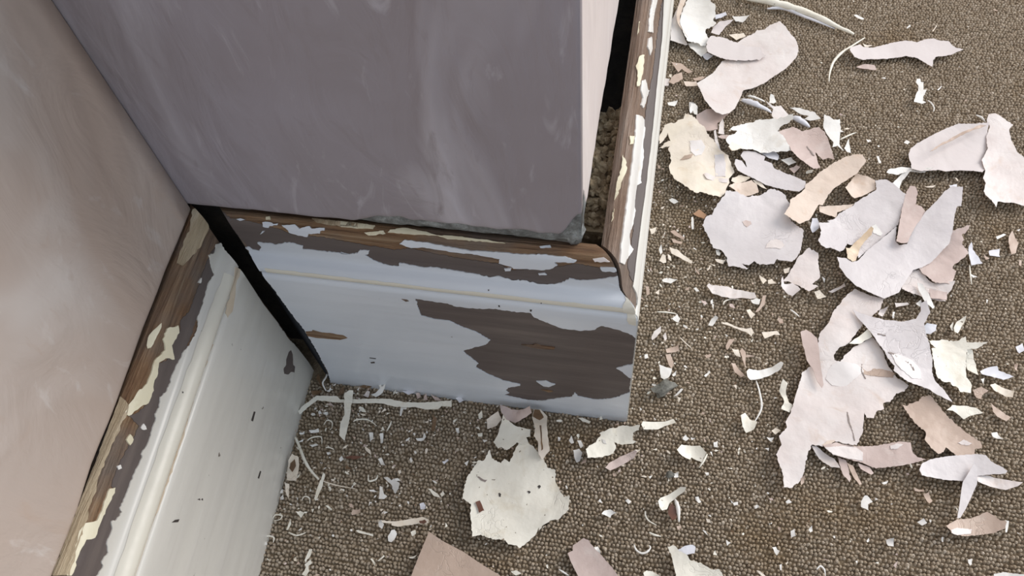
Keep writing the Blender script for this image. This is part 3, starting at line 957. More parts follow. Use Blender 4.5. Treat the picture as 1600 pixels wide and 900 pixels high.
Fk(None, 'white', 0, .0005, [('Q', [(640, 410), (700, 350), (715, 355), (660, 415)])])
Fk(None, 'white', 0, .0005, [('B', [(178, 130), (200, 125), (265, 158), (250, 168)])])
Fk(None, 'cream', 0, .0005, [('B', [(828, 258), (862, 212), (868, 218), (838, 262)])])
Fk(None, 'white', 0, .0005, [('B', [(615, 232), (645, 205), (650, 220), (622, 238)])])
curl(None, 'white', [(1220, 155), (1262, 180), (1300, 212)], 6, 0, 170, None, 'D') if False else curl(None, 'white', [(1220, 155), (1262, 176), (1298, 208)], 6, 0, 170, None, 'D')

# --- upper heap beside the right board
Fk('large blotchy cream flake close beside the right skirting board', 'cream', 2, .006, [('C', [(150, 320), (190, 245), (240, 235), (270, 240), (290, 220), (335, 215), (345, 180), (400, 195), (450, 240), (500, 280), (520, 320), (560, 355), (600, 400), (640, 440), (690, 470), (715, 520), (740, 590), (700, 640), (690, 700), (660, 770), (620, 810), (540, 800), (460, 780), (440, 795), (395, 775), (340, 720), (265, 660), (235, 600), (225, 555), (240, 520), (240, 470), (220, 420), (235, 395), (150, 402), (190, 365), (238, 355), (215, 297), (185, 345), (150, 370)])], 1.2, 'blotchy cream flake', crumple=1.5)
f = Fk('tan flake tucked under the rounded tip of the boomerang-shaped flake', 'tanpink', 1, .003, [('C', [(440, 150), (520, 110), (600, 100), (700, 130), (640, 185), (605, 210), (605, 270), (545, 285), (490, 270), (440, 220)])], 2, 'tucked tan flake')
Fk(None, 'white', 3, .002, [('C', [(385, 120), (400, 55), (430, 60), (448, 80), (448, 145), (425, 140), (415, 110), (395, 140)])])
Fk(None, 'pinkpale', 3, .002, [('C', [(610, 300), (625, 210), (645, 183), (655, 210), (660, 300)])])
Fk(None, 'pinkpale', 3, .002, [('C', [(525, 300), (545, 340), (590, 365), (575, 285), (590, 280), (620, 380), (635, 440), (570, 410), (540, 365)])])
Fk('wavy bright white flake in the middle of the upper heap', 'white', 3, .006, [('C', [(700, 275), (730, 245), (800, 225), (920, 190), (1180, 200), (1180, 235), (1110, 250), (1070, 285), (1120, 340), (1160, 400), (1175, 440), (1050, 435), (940, 440), (880, 415), (760, 430), (720, 455), (690, 440), (660, 400), (670, 370), (690, 335), (740, 305), (760, 282)])], .3, 'wavy bright white flake', crumple=1.3)
Fk(None, 'tanpink', 4, .001, [('C', [(605, 325), (640, 305), (700, 310), (690, 335), (640, 335)])])
Fk('dusky pink flake with a forked end, right of the wavy white flake', 'tanpink', 4, .005, [('C', [(1080, 280), (1140, 250), (1200, 240), (1260, 275), (1390, 255), (1440, 300), (1470, 370), (1500, 440), (1520, 500), (1470, 480), (1430, 490), (1370, 440), (1410, 560), (1355, 570), (1260, 510), (1175, 440), (1160, 390), (1120, 330)])], .5, 'forked dusky pink flake', tear=.6)
curl(None, 'bluewhite', [(795, 40), (900, 85), (1025, 140)], 16, 2, 180, None, 'C')
curl(None, 'white', [(840, 5), (900, 25), (975, 50)], 8, 2, 180, None, 'C')
Fk(None, 'pinkpale', 3, .003, [('C', [(980, 60), (1050, 90), (1100, 80), (1170, 150), (1190, 190), (1060, 190), (1030, 150), (1040, 105)])])
Fk(None, 'greywhite', 2, .003, [('C', [(1165, 95), (1250, 95), (1370, 125), (1410, 180), (1330, 195), (1280, 180), (1320, 155), (1240, 130)])])
curl(None, 'bluewhite', [(1178, 178), (1250, 210), (1325, 250)], 15, 2, 190, None, 'C')
Fk(None, 'white', 2, .002, [('C', [(1008, 60), (1018, -5), (1042, 0), (1065, 45), (1040, 65)])])
f = Fk('small white flake with a torn spiky outline at the right of the upper heap', 'white', 2, .004, [('D', [(35, 200), (40, 145), (110, 190), (160, 185), (170, 260), (195, 275), (165, 275), (160, 340), (155, 380), (190, 440), (140, 395), (100, 410), (110, 370), (60, 300), (35, 240)])], 1, 'spiky white flake')
curl(None, 'creamwhite', [(160, 345), (230, 315), (290, 288)], 5, 2, 160, None, 'D')
Fk(None, 'white', 3, .001, [('D', [(195, 410), (230, 340), (245, 450), (215, 440)])])
Fk('pale lilac-grey tongue-shaped flake below the wavy white flake', 'lilac', 2.5, .004, [('C', [(785, 470), (810, 430), (900, 430), (980, 470), (970, 500), (1030, 520), (1050, 560), (1130, 600), (1200, 630), (1290, 680), (1290, 720), (1240, 750), (1130, 730), (980, 690), (860, 630), (760, 590), (735, 540), (745, 500), (795, 508), (835, 557), (822, 510)])], .3, 'tongue-shaped flake', tear=.5, crumple=.5)
Fk(None, 'bluewhite', 1, .001, [('C', [(920, 430), (1060, 440), (1085, 470), (1075, 505), (1010, 490)])])
Fk(None, 'white', 1, .001, [('C', [(1100, 500), (1180, 480), (1220, 520), (1160, 545), (1130, 520)])])
Fk(None, 'tanpink', 0, .001, [('C', [(1165, 570), (1220, 545), (1250, 560), (1200, 610)])])
Fk(None, 'peach', 3.5, .002, [('C', [(690, 720), (730, 690), (870, 660), (910, 700), (925, 760), (850, 780), (775, 795), (740, 740)])])
Fk(None, 'cream', 2, .002, [('C', [(720, 640), (790, 615), (860, 650), (750, 690), (710, 670)])])
Fk(None, 'cream', 2, .001, [('C', [(880, 660), (940, 665), (990, 735), (940, 710)])])
Fk('broad round lilac-grey flake, the largest piece beside the right board', 'lilac', 2, .006, [('E', [(485, 265), (520, 200), (560, 190), (600, 110), (650, 60), (670, 20)]), ('C', [(740, 770), (830, 795), (950, 770), (1020, 730), (1080, 740), (1130, 770), (1175, 840)]), ('E', [(1165, 110), (1150, 160), (1180, 230), (1240, 270), (1275, 300), (1275, 350), (1250, 470), (1220, 530), (1180, 570), (1075, 550), (1065, 540), (1040, 580), (930, 580), (890, 545), (845, 580), (790, 562), (845, 608), (830, 615), (750, 585), (690, 580), (680, 500), (640, 450), (575, 430), (530, 340)])], 2.2, 'broad round lilac flake', crumple=.7)
Fk('long peach-coloured flake lying across the right of the broad round flake', 'peach', 5, .004, [('E', [(1240, 275), (1115, 200), (1160, 130), (1170, 70)]), ('C', [(1250, 760), (1290, 720), (1300, 680), (1350, 650), (1400, 600), (1500, 540)]), ('D', [(200, 500), (260, 495), (320, 500), (350, 545), (320, 580), (290, 620), (200, 670), (120, 720), (70, 770), (30, 850)]), ('E', [(1400, 95), (1360, 160), (1320, 230)])], .7, 'long peach flake', tear=.7, crumple=.6)
Fk(None, 'peach', 3, .003, [('D', [(200, 720), (290, 610), (340, 630), (430, 670), (440, 730), (360, 770), (270, 815), (240, 790)])])
Fk(None, 'peach', 2, .002, [('F', [(0, 110), (130, 108), (265, 103), (240, 130), (140, 160), (135, 205), (60, 180), (0, 160)])])
Fk(None, 'bluewhite', 2, .003, [('E', [(1345, 205), (1385, 200), (1400, 250), (1400, 280), (1350, 315), (1330, 280)])])

# --- right heap
Fk('pale lilac-grey flake with a rusty split, left of the big lilac flake', 'lilac', 2.5, .005, [('E', [(1395, 250), (1480, 240)]), ('F', [(60, 230), (120, 210), (150, 170), (270, 100)]), ('D', [(280, 830), (440, 745), (430, 680), (500, 680), (560, 710), (620, 770), (660, 800)]), ('F', [(660, 60), (640, 150), (625, 210), (615, 260), (560, 300), (490, 360), (420, 420), (370, 460), (300, 530), (290, 490), (250, 470), (260, 420), (215, 410), (190, 460), (150, 490), (80, 460), (40, 470), (0, 450)]), ('E', [(1380, 410), (1400, 360), (1408, 310)])], .6, 'split lilac flake', tear=.7, crumple=.7)
Fk('rusty cream crumpled sliver in the split between two lilac flakes', 'rust', 5, .004, [('F', [(205, 440), (240, 440), (270, 400), (330, 350), (395, 290), (415, 305), (405, 345), (360, 380), (330, 420), (310, 470), (290, 530), (255, 555), (215, 525)])], .8, 'rusty sliver', crumple=2.5)
Fk('dusky pink tongue of paint lying over the big lilac flake', 'tanpink', 6.5, .003, [('D', [(700, 720), (740, 725), (760, 760), (755, 840)]), ('F', [(750, 100), (800, 120), (830, 160), (780, 230), (740, 290), (700, 370), (680, 410), (630, 415), (595, 400), (610, 340), (630, 230), (650, 120), (675, 10)])], 1.2, 'dusky pink tongue', tear=.5, crumple=.5)
Fk('biggest smooth lilac-grey flake, curved like a whale tail, in the right heap', 'lilac', 4.5, .007, [('F', [(150, 560), (150, 600), (200, 680), (270, 750), (370, 800), (500, 850), (620, 790), (640, 750), (700, 660), (740, 600), (810, 580), (880, 540), (960, 460), (1010, 410), (1030, 330), (1040, 200), (1055, 150), (1085, 150), (1085, 20), (1000, 10), (950, 40), (900, 100), (830, 160), (740, 280), (690, 400), (630, 410), (600, 380), (608, 262), (490, 360), (380, 450), (300, 540), (250, 555), (210, 525), (135, 515)])], .7, 'big lilac flake', tear=.45, crumple=.4)
Fk('dusky pink flake with a ragged right edge under the big lilac flake', 'tanpink', 2.5, .004, [('F', [(1030, 320), (1090, 310), (1160, 290), (1130, 340), (1100, 355), (1120, 390), (1110, 410), (1130, 440), (1150, 460), (1160, 490), (1050, 575), (1040, 600), (1070, 620), (1060, 650), (1045, 690), (1040, 720), (900, 720), (800, 640), (760, 580), (900, 480), (990, 410)])], 1, 'ragged dusky pink flake')
f = Fk('pale pink folded scrap below the ragged dusky pink flake', 'pinkpale', 2, .004, [('F', [(660, 640), (740, 600), (800, 610), (850, 680), (900, 715), (1050, 710), (1030, 770), (1000, 800), (990, 850), (860, 835), (780, 805), (640, 770), (640, 720)])], .5, 'folded pink scrap')
Fk(None, 'tanpink', 4, .001, [('F', [(860, 760), (1000, 785), (995, 845), (870, 830)])], parent=f)
Fk('slender white blade of paint pointing down from the folded pink scrap', 'white', 4.5, .002, [('H', [(930, 50), (965, 60), (1010, 130), (1040, 200), (1025, 215), (985, 170), (945, 100)])], 1, 'slender white blade')
Fk('triangular bluish white chip right of the ragged dusky pink flake', 'bluewhite', 1, .002, [('F', [(1170, 420), (1190, 390), (1200, 450), (1275, 560), (1190, 570), (1165, 480)])], None, 'triangular bluish chip')
curl(None, 'creamwhite', [(1172, 570), (1178, 650), (1190, 725)], 3.5, 0, 160, None, 'F')
Fk(None, 'white', 0, .0005, [('F', [(1180, 640), (1235, 668), (1200, 670)])])
Fk('squarish bluish white chip near the right edge of the picture', 'bluewhite', 0, .001, [('F', [(1325, 460), (1405, 450), (1410, 510), (1330, 500)])])
Fk(None, 'white', 0, .001, [('F', [(1380, 350), (1440, 325), (1460, 335), (1390, 370)])])
Fk(None, 'tan', 0, .0008, [('F', [(1480, 350), (1505, 305), (1530, 360), (1555, 400), (1535, 480), (1500, 490), (1480, 400)])])
Fk(None, 'tan', 0, .0008, [('F', [(1560, 530), (1580, 540), (1575, 585), (1560, 570)])])
Fk(None, 'tan', 0, .0008, [('F', [(1285, 490), (1330, 520), (1300, 530)])])
f = Fk('half-moon lilac-grey flake with a rolled crease at the right edge of the picture', 'pink', 2, .006, [('D', [(700, 450), (720, 400), (760, 370), (900, 300), (1000, 260), (1080, 235), (1180, 240), (1310, 235), (1305, 290), (1320, 390), (1285, 480), (1300, 570), (1270, 605), (1200, 590), (1050, 590), (980, 600), (930, 590), (860, 600), (780, 610), (710, 590), (715, 530)])], 1.4, 'half-moon flake', tear=.5, crumple=.5)
Fk(None, 'tan', 8.5, .001, [('D', [(858, 445), (950, 372), (1080, 305), (1180, 265), (1260, 232), (1300, 240), (1190, 275), (1085, 325), (960, 385), (880, 440)])], parent=f, name='crease')
Fk('white curled tail sticking out left of the half-moon flake', 'white', 3.5, .003, [('D', [(520, 610), (540, 580), (650, 550), (750, 565), (880, 580), (820, 605), (700, 590), (600, 620)])], .1, 'white curled tail')
Fk(None, 'white', 2, .002, [('D', [(565, 690), (650, 610), (710, 600), (650, 660), (620, 740), (580, 720)])])
Fk('pale pink flake with a scalloped left side, cut by the right picture edge', 'pinkpale', 3.5, .007, [('D', [(1310, 190), (1325, 140), (1380, 140), (1440, 180), (1510, 230), (1480, 270), (1500, 350), (1540, 430), (1600, 490), (1680, 560), (1690, 840), (1600, 850), (1500, 830), (1390, 830), (1380, 875), (1340, 825), (1290, 790), (1275, 760), (1295, 690), (1275, 650), (1300, 580), (1270, 500), (1320, 400), (1305, 320), (1330, 240)])], .4, 'scalloped pink flake', tear=.6, crumple=.8)
Fk(None, 'white', 0, .001, [('D', [(660, 365), (680, 345), (710, 360), (690, 378)])])
Fk(None, 'white', 0, .001, [('D', [(445, 475), (465, 475), (485, 520), (470, 535)])])
Fk(None, 'white', 0, .001, [('D', [(365, 345), (400, 345), (405, 358), (380, 362)])])
Fk(None, 'bluewhite', 0, .001, [('D', [(1015, 700), (1075, 690), (1078, 725), (1030, 725)])])
Fk(None, 'cream', 0, .001, [('D', [(820, 710), (910, 698), (890, 715)])])
f = Fk('pinkish cream flake with a turned-over lower lip below the broad round flake', 'pinkpale', 2, .004, [('E', [(1120, 690), (1160, 640), (1230, 520), (1310, 450), (1390, 480), (1405, 670), (1345, 720), (1390, 745), (1310, 790), (1250, 740), (1180, 705)])], 1.8, 'turned-over pinkish flake', crumple=.8)
Fk(None, 'pink', 5, .003, [('E', [(1100, 690), (1112, 668), (1125, 722), (1190, 708), (1230, 735), (1250, 770), (1190, 815), (1150, 790), (1100, 740)])], parent=f)
Fk(None, 'cream', 1, .001, [('E', [(1360, 780), (1400, 770), (1455, 820), (1385, 840)])])
Fk(None, 'pinkpale', 0, .001, [('E', [(1470, 780), (1540, 750), (1600, 710), (1605, 740), (1500, 790)])])
Fk(None, 'cream', 1, .002, [('E', [(1120, 605), (1170, 590), (1165, 630), (1130, 640)])])
Fk('narrow pale pink strip of paint alone on the carpet right of the outer corner', 'pinkpale', 1.5, .003, [('E', [(520, 740), (540, 720), (560, 735), (680, 740), (820, 780), (890, 800), (905, 840), (860, 845), (800, 825), (740, 830), (650, 820), (560, 800)])], .1, 'narrow pink strip')
Fk(None, 'white', 1, .001, [('E', [(860, 850), (910, 828), (940, 840), (930, 880), (880, 870)])])

# --- scattered chips right of the outer corner
for col, pts in [('tan', [(235, 310), (270, 300), (350, 360), (340, 375), (270, 340)]), ('tan', [(245, 370), (330, 390), (325, 410), (260, 395)]), ('cream', [(230, 430), (290, 450), (410, 550), (400, 562), (320, 520), (245, 480)]),
                 ('white', [(170, 690), (210, 670), (290, 690), (240, 715), (180, 705)]), ('cream', [(75, 290), (130, 275), (120, 310), (90, 330)]), ('cream', [(150, 540), (175, 490), (200, 500), (205, 550), (180, 560)]),
                 ('white', [(148, 450), (165, 410), (175, 470), (160, 490)]), ('cream', [(215, 490), (240, 500), (245, 545), (225, 530)]), ('tan', [(430, 590), (465, 640), (460, 650), (430, 610)]),
                 ('orange', [(415, 170), (460, 140), (520, 180), (500, 215)]), ('white', [(400, 200), (415, 195), (420, 290), (405, 290)]), ('white', [(590, 460), (615, 450), (630, 480), (620, 500), (600, 490)]),
                 ('cream', [(585, 525), (670, 530), (650, 565), (600, 545)]), ('cream', [(930, 650), (990, 690), (960, 725), (945, 690)]), ('cream', [(1000, 690), (1030, 680), (1065, 720), (1000, 715)]),
                 ('white', [(225, 60), (250, 50), (300, 75), (265, 95)]), ('white', [(420, 750), (440, 745), (465, 775), (440, 778)]), ('cream', [(540, 560), (590, 570), (580, 580)]), ('cream', [(520, 610), (545, 575), (552, 580), (530, 618)]),
                 ('tan', [(350, 760), (385, 745), (380, 770)]), ('cream', [(120, 790), (150, 760), (150, 800)]), ('tan', [(45, 740), (70, 740), (75, 800), (55, 810)])]:
    Fk(None, col, 0, .0012, [('E', pts)])
for col, pts in [('pinkpale', [(90, 380), (110, 340), (165, 300), (165, 340), (130, 385), (95, 410)]), ('pinkpale', [(180, 370), (200, 350), (210, 395), (195, 420)]), ('tan', [(200, 480), (300, 450), (305, 490), (210, 515)]),
                 ('tan', [(200, 520), (240, 515), (265, 600), (250, 630), (225, 600)]), ('white', [(145, 605), (200, 620), (250, 630), (245, 660), (225, 700), (195, 725), (165, 700), (155, 640)]), ('white', [(250, 680), (285, 650), (280, 680), (260, 695)]),
                 ('greywhite', [(530, 300), (560, 240), (585, 220), (610, 240), (565, 300)]), ('cream', [(630, 275), (680, 270), (750, 300), (830, 320), (870, 310), (890, 350), (870, 380), (830, 345), (750, 315)]),
                 ('cream', [(950, 350), (1070, 335), (1095, 370), (1050, 365), (975, 395)]), ('tan', [(670, 450), (700, 400), (740, 395), (700, 460), (680, 485)]), ('cream', [(715, 480), (770, 480), (785, 545), (740, 520)]),
                 ('tan', [(780, 490), (800, 470), (825, 500), (825, 630), (800, 560)]), ('tan', [(710, 590), (740, 590), (815, 690), (790, 700), (740, 660)]), ('cream', [(830, 180), (860, 165), (900, 210), (870, 240)]),
                 ('tan', [(900, 190), (940, 130), (960, 60), (985, 60), (975, 130), (930, 180)]), ('white', [(250, 240), (290, 205), (315, 240), (300, 275), (280, 262)]), ('white', [(500, 690), (540, 645), (550, 660), (515, 695)]),
                 ('greywhite', [(265, 845), (320, 785), (338, 790), (290, 840)]), ('white', [(92, 420), (115, 440), (105, 448)]), ('white', [(35, 520), (60, 515), (65, 545), (40, 552)]), ('tan', [(505, 530), (555, 515), (550, 540), (520, 548)]), ('white', [(560, 120), (578, 130), (575, 165), (565, 150)])]:
    Fk(None, col, 0, .0014, [('G', pts)])
curl(None, 'creamwhite', [(130, 190), (200, 193), (285, 202)], 4, 0, 150, None, 'G')
curl(None, 'cream', [(312, 388), (350, 428), (402, 472)], 3, 0, 150, None, 'G')
curl(None, 'white', [(1172, 170), (1210, 200), (1245, 228)], 4, 0, 150, None, 'G')
curl(None, 'creamwhite', [(650, 132), (662, 108), (720, 90), (790, 98)], 4, 0, 150, None, 'G')
Fk('white club-shaped paint scrap with a long thin stalk, midway along the carpet', 'white', 1.2, .004, [('G', [(830, 660), (850, 635), (920, 640), (1030, 620), (1090, 595), (1110, 610), (1090, 650), (1020, 680), (930, 710), (860, 725), (835, 700)])], .2, 'club-shaped white scrap')
curl('thin white stalk hanging below the club-shaped scrap', 'white', [(1181, 595), (1187, 617), (1189, 640), (1176, 664)], 5, 0, 170, 'thin white stalk')
Fk(None, 'creamwhite', 1, .003, [('PX', [(1157, 650), (1164, 645), (1172, 655), (1183, 660), (1178, 671), (1166, 676), (1160, 666)])])
Fk('lumpy off-white crumb standing left of the great pink sheet', 'creamwhite', 1, .003, [('H', [(90, 655), (120, 680), (110, 730), (130, 800), (160, 820), (130, 865), (80, 840), (100, 790), (70, 720)])], None, 'lumpy crumb', crumple=2.5)

# --- the great pink sheet and what lies on it
Fk('great mottled pink sheet of paint, the longest piece on the carpet', 'pinkpale', 2, .006, [('H', [(540, 90), (470, 150), (400, 240), (370, 310), (320, 370), (310, 450), (280, 560), (215, 605), (195, 680), (160, 800)]), ('I', [(210, 100), (180, 150), (185, 190), (140, 235), (155, 290), (120, 350), (140, 410), (165, 480), (165, 545), (210, 548), (260, 510), (290, 450), (295, 400), (310, 340), (335, 290), (400, 300), (470, 270), (600, 295), (630, 230), (640, 150), (645, 100), (655, 130), (700, 135), (720, 90), (765, 75), (760, 40), (805, 30)]), ('H', [(800, 740), (850, 730), (878, 690), (800, 640), (750, 560), (720, 480), (680, 420), (650, 390), (570, 430), (520, 465), (480, 500), (450, 545), (415, 530), (410, 500), (440, 460), (500, 430), (590, 310), (650, 260), (690, 230), (715, 165), (620, 130)])], .3, 'great pink sheet', crumple=.9)
Fk('peach-grey curled tongue along the left side of the great pink sheet', 'tanpink', 5.5, .006, [('H', [(205, 350), (240, 335), (270, 350), (310, 390), (320, 450), (330, 560), (350, 680), (340, 700), (310, 660), (280, 580), (245, 530), (230, 460), (220, 440)])], 0, 'curled tongue', tear=.4, crumple=.6)
Fk('cracked lilac-white flake shaped like a manta ray, lying over the great pink sheet', 'lilac', 6, .007, [('H', [(535, 205), (580, 230), (660, 260), (740, 280), (850, 290), (920, 280), (945, 240), (940, 200), (970, 185), (1000, 250), (970, 310), (980, 370), (1010, 440), (1030, 520), (1030, 600), (1050, 660), (1090, 700), (1150, 795), (1060, 750), (1000, 710), (940, 690), (870, 670), (820, 640), (780, 600), (790, 570), (750, 520), (730, 470), (680, 410), (640, 350), (590, 290), (550, 240)])], .8, 'manta-shaped flake', tear=.6, crumple=.8)
Fk('cream flake with a notched lower edge right of the manta-shaped flake', 'creamwhite', 3.5, .004, [('H', [(1000, 410), (1100, 400), (1180, 415), (1225, 395), (1235, 430), (1350, 445), (1300, 470), (1240, 470), (1235, 560), (1240, 640), (1275, 690), (1270, 735), (1200, 730), (1180, 700), (1150, 690), (1140, 670), (1090, 670), (1050, 640), (1030, 560), (1020, 460), (1050, 455)])], .4, 'notched cream flake')
Fk('small cream leaf-shaped chip hanging at the right of the notched cream flake', 'creamwhite', 2, .003, [('H', [(1235, 470), (1270, 480), (1300, 560), (1305, 635), (1245, 595), (1240, 560)])], None, 'cream leaf chip')
Fk('small cream wedge between the great pink sheet and the manta-shaped flake', 'creamwhite', 5, .002, [('H', [(500, 440), (540, 400), (625, 340), (650, 385), (570, 430)])], None)
for col, pts, lv in [('bluewhite', [(970, 330), (990, 305), (1055, 310), (1050, 345), (1010, 375), (970, 360)], 2), ('white', [(925, 175), (950, 160), (970, 185), (940, 200)], 2), ('creamwhite', [(1160, 330), (1180, 290), (1230, 265), (1225, 300), (1180, 370), (1160, 360)], 1),
                     ('creamwhite', [(1138, 315), (1155, 295), (1155, 352), (1145, 345)], 0), ('bluewhite', [(1325, 600), (1380, 575), (1430, 570), (1440, 595), (1535, 635), (1470, 655), (1400, 635), (1340, 620)], 1), ('cream', [(1385, 690), (1420, 675), (1470, 705), (1535, 730), (1530, 765), (1480, 755), (1410, 720)], 1),
                     ('tan', [(1280, 720), (1330, 700), (1380, 720), (1340, 750), (1330, 780), (1300, 765)], 0), ('creamwhite', [(1110, 850), (1150, 815), (1230, 815), (1300, 830), (1340, 865), (1260, 880), (1225, 900), (1200, 880), (1150, 850)], 1), ('pinkpale', [(790, 175), (870, 170), (880, 185), (800, 200)], 0),
                     ('white', [(780, 230), (795, 228), (788, 270), (778, 268)], 0), ('pinkpale', [(700, 215), (745, 208), (715, 260), (680, 255)], 3), ('bluewhite', [(1545, 450), (1590, 425), (1605, 470), (1570, 490)], 1), ('white', [(1330, 650), (1355, 640), (1345, 680)], 0),
                     ('white', [(0, 600), (50, 560), (88, 575), (60, 600), (10, 632), (-20, 630)], 0) if False else ('white', [(1365, 150), (1375, 155), (1368, 185)], 0), ('tan', [(1540, 555), (1560, 560), (1555, 600), (1540, 590)], 0), ('tan', [(60, 270), (90, 275), (95, 310), (75, 300)], 0)]:
    Fk(None, col, lv, .002, [('H', pts)])
Fk('broad tan flake with a frayed top, below the tip of the manta-shaped flake', 'tan', 2.5, .005, [('I', [(880, 45), (910, 50), (920, 35), (975, 25), (990, 0), (1040, -5), (1080, 40), (1140, 110), (1200, 165), (1260, 215), (1340, 265), (1350, 300), (1310, 310), (1310, 345), (1250, 360), (1200, 345), (1135, 300), (1120, 330), (1085, 345), (1040, 310), (1005, 260), (1015, 215), (960, 160), (920, 110), (890, 65)])], .8, 'broad tan flake', crumple=.7)
Fk(None, 'tan', 0, .001, [('I', [(1405, 40), (1440, 70), (1520, 125), (1495, 145), (1440, 120), (1415, 90)])])
Fk('lilac fish-shaped flake overlapping the foot of the broad tan flake', 'lilac', 3.2, .003, [('I', [(970, 440), (985, 405), (1040, 375), (1130, 355), (1220, 345), (1310, 340), (1370, 350), (1400, 390), (1450, 420), (1490, 450), (1480, 465), (1400, 465), (1330, 470), (1250, 500), (1130, 495), (1060, 485), (985, 475)])], .1, 'lilac fish-shaped flake', tear=.5, crumple=.5)
Fk('pale pink fin of paint pointing right under the fish-shaped flake', 'pinkpale', 1.5, .002, [('I', [(1300, 475), (1380, 470), (1440, 485), (1585, 515), (1560, 535), (1490, 555), (1400, 535), (1320, 510)])], .1, 'pale pink fin', tear=.4)
Fk('slim lilac blade pointing down from the fish-shaped flake', 'lilac', 5.0, .002, [('I', [(1295, 400), (1320, 430), (1320, 520), (1290, 590), (1250, 670), (1215, 725), (1195, 730), (1215, 640), (1235, 510), (1270, 450)])], 1.4, 'slim lilac blade', tear=.3, crumple=.4)
f = Fk('boat-shaped tan flake with one whitish end in the lower right', 'tan', 1.5, .005, [('I', [(1120, 780), (1160, 755), (1200, 730), (1290, 720), (1380, 685), (1420, 710), (1450, 740), (1485, 750), (1480, 790), (1420, 810), (1330, 820), (1230, 830), (1170, 820)])], .2, 'boat-shaped tan flake', tear=.6, crumple=.5)
Fk('flat dusky pink flake poking out right from the foot of the great pink sheet', 'tanpink', 2.2, .003, [('I', [(400, 300), (470, 280), (540, 290), (600, 295), (720, 290), (860, 268), (920, 275), (935, 340), (960, 365), (1010, 380), (880, 410), (720, 425), (640, 390), (560, 375), (460, 350)])], .1, 'flat dusky pink flake', tear=.7, crumple=.6)
for col, pts, lv in [('pinkpale', [(330, 300), (360, 300), (470, 370), (500, 430), (450, 420), (380, 370)], 1), ('tanpink', [(490, 360), (540, 380), (570, 490), (560, 510), (520, 460)], 1), ('tan', [(545, 390), (580, 410), (635, 520), (620, 525), (580, 470)], 1), ('tanpink', [(610, 395), (680, 420), (705, 455), (690, 465), (630, 430)], 1),
                     ('white', [(630, 620), (650, 590), (665, 590), (700, 625), (672, 640), (670, 680), (630, 655)], 1), ('greywhite', [(965, 745), (1000, 725), (1025, 750), (990, 770)], 0), ('white', [(1400, 220), (1440, 210), (1470, 260), (1420, 240)], 0), ('tan', [(1000, 580), (1030, 570), (1055, 620), (1030, 640)], 0),
                     ('white', [(1490, 735), (1510, 740), (1500, 805), (1488, 805)], 0), ('greywhite', [(780, 850), (820, 845), (825, 890), (785, 892)], 0), ('cream', [(95, 205), (120, 185), (150, 205), (120, 225)], 0), ('tan', [(940, 545), (1000, 555), (1005, 568), (950, 560)], 0), ('white', [(65, 245), (110, 245), (95, 268)], 0),
                     ('tan', [(270, 480), (298, 468), (290, 510), (272, 530)], 0), ('white', [(180, 625), (200, 612), (218, 628), (190, 636)], 0), ('white', [(752, 512), (790, 502), (785, 515), (765, 524)], 0), ('white', [(0, 650), (20, 648), (22, 660), (0, 668)], 0), ('greywhite', [(210, 800), (235, 785), (240, 830), (215, 838)], 0), ('white', [(318, 790), (335, 770), (342, 800), (325, 810)], 0)]:
    Fk(None, col, lv, .0018, [('I', pts)])

# --- in front of the middle board
f = Fk('large cream-white flake with a toothed outline in front of the middle board', 'creamwhite', 2, .005, [('J', [(250, 390), (260, 440), (315, 470), (335, 445), (365, 465), (400, 390), (420, 350), (460, 345), (500, 365), (540, 410), (570, 450), (590, 500), (640, 520), (640, 580), (690, 680), (720, 670), (725, 700), (715, 760), (660, 810), (615, 815), (570, 840), (540, 870)]), ('L', [(1110, 520), (1080, 580), (1000, 650), (960, 680), (930, 660), (870, 655), (850, 625), (720, 610), (660, 585), (595, 605), (590, 540), (580, 440), (585, 350), (550, 330), (520, 310), (530, 230), (550, 140), (580, 90), (610, 40)]), ('J', [(180, 455), (212, 455)])], .4, 'large toothed flake', crumple=1.0)
Fk('tiny red-brown chip lying on the large toothed cream-white flake', 'redbrown', 5.6, .0006, [('L', [(615, 325), (650, 312), (684, 390), (655, 400), (645, 408), (640, 395)])], None, None, crumple=.4)
Fk('creamy pink ragged flake between the toothed flake and the middle board', 'creamwhite', 3.0, .004, [('J', [(270, 345), (300, 290), (320, 220), (330, 190), (370, 230), (400, 250), (440, 260), (490, 270), (490, 310), (465, 315), (480, 350), (440, 360), (410, 345), (350, 400), (320, 380), (300, 390)])], 1.4, 'creamy ragged flake')
Fk('crumpled pinkish scrap wedged at the foot of the middle board', 'tanpink', 4, .005, [('J', [(310, 130), (380, 150), (450, 160), (490, 150), (500, 185), (440, 210), (400, 230), (350, 215), (320, 180)])], .3, 'crumpled pinkish scrap', crumple=2.6)
Fk(None, 'cream', 2, .003, [('J', [(230, 210), (300, 165), (320, 210), (290, 250), (235, 270)])])
f = Fk('narrow upright cream strip with brown wood on it, right of the crumpled scrap', 'cream', 5, .004, [('J', [(500, 200), (510, 150), (550, 150), (590, 190), (590, 260), (605, 400), (560, 450), (540, 420), (535, 340), (510, 310), (520, 260)])], .1, 'upright cream strip', crumple=1.4)
Fk(None, 'woodchip', 8.6, .001, [('J', [(505, 195), (515, 152), (545, 155), (570, 200), (545, 215)])], parent=f, name='wood_sliver')
Fk(None, 'woodchip', 8.2, .001, [('J', [(545, 250), (556, 250), (566, 390), (556, 400)])], parent=f, name='wood_sliver')
Fk('ragged cream-white flake below the outer corner of the middle board', 'creamwhite', 1.8, .004, [('J', [(820, 400), (850, 370), (880, 350), (910, 300), (900, 290), (950, 270), (1040, 250), (1080, 262), (1140, 265), (1135, 290), (1100, 300), (1100, 340), (1130, 350), (1090, 358), (1040, 362), (990, 345), (1000, 380), (985, 415), (910, 440), (830, 455)])], .6, 'ragged flake below the outer corner')
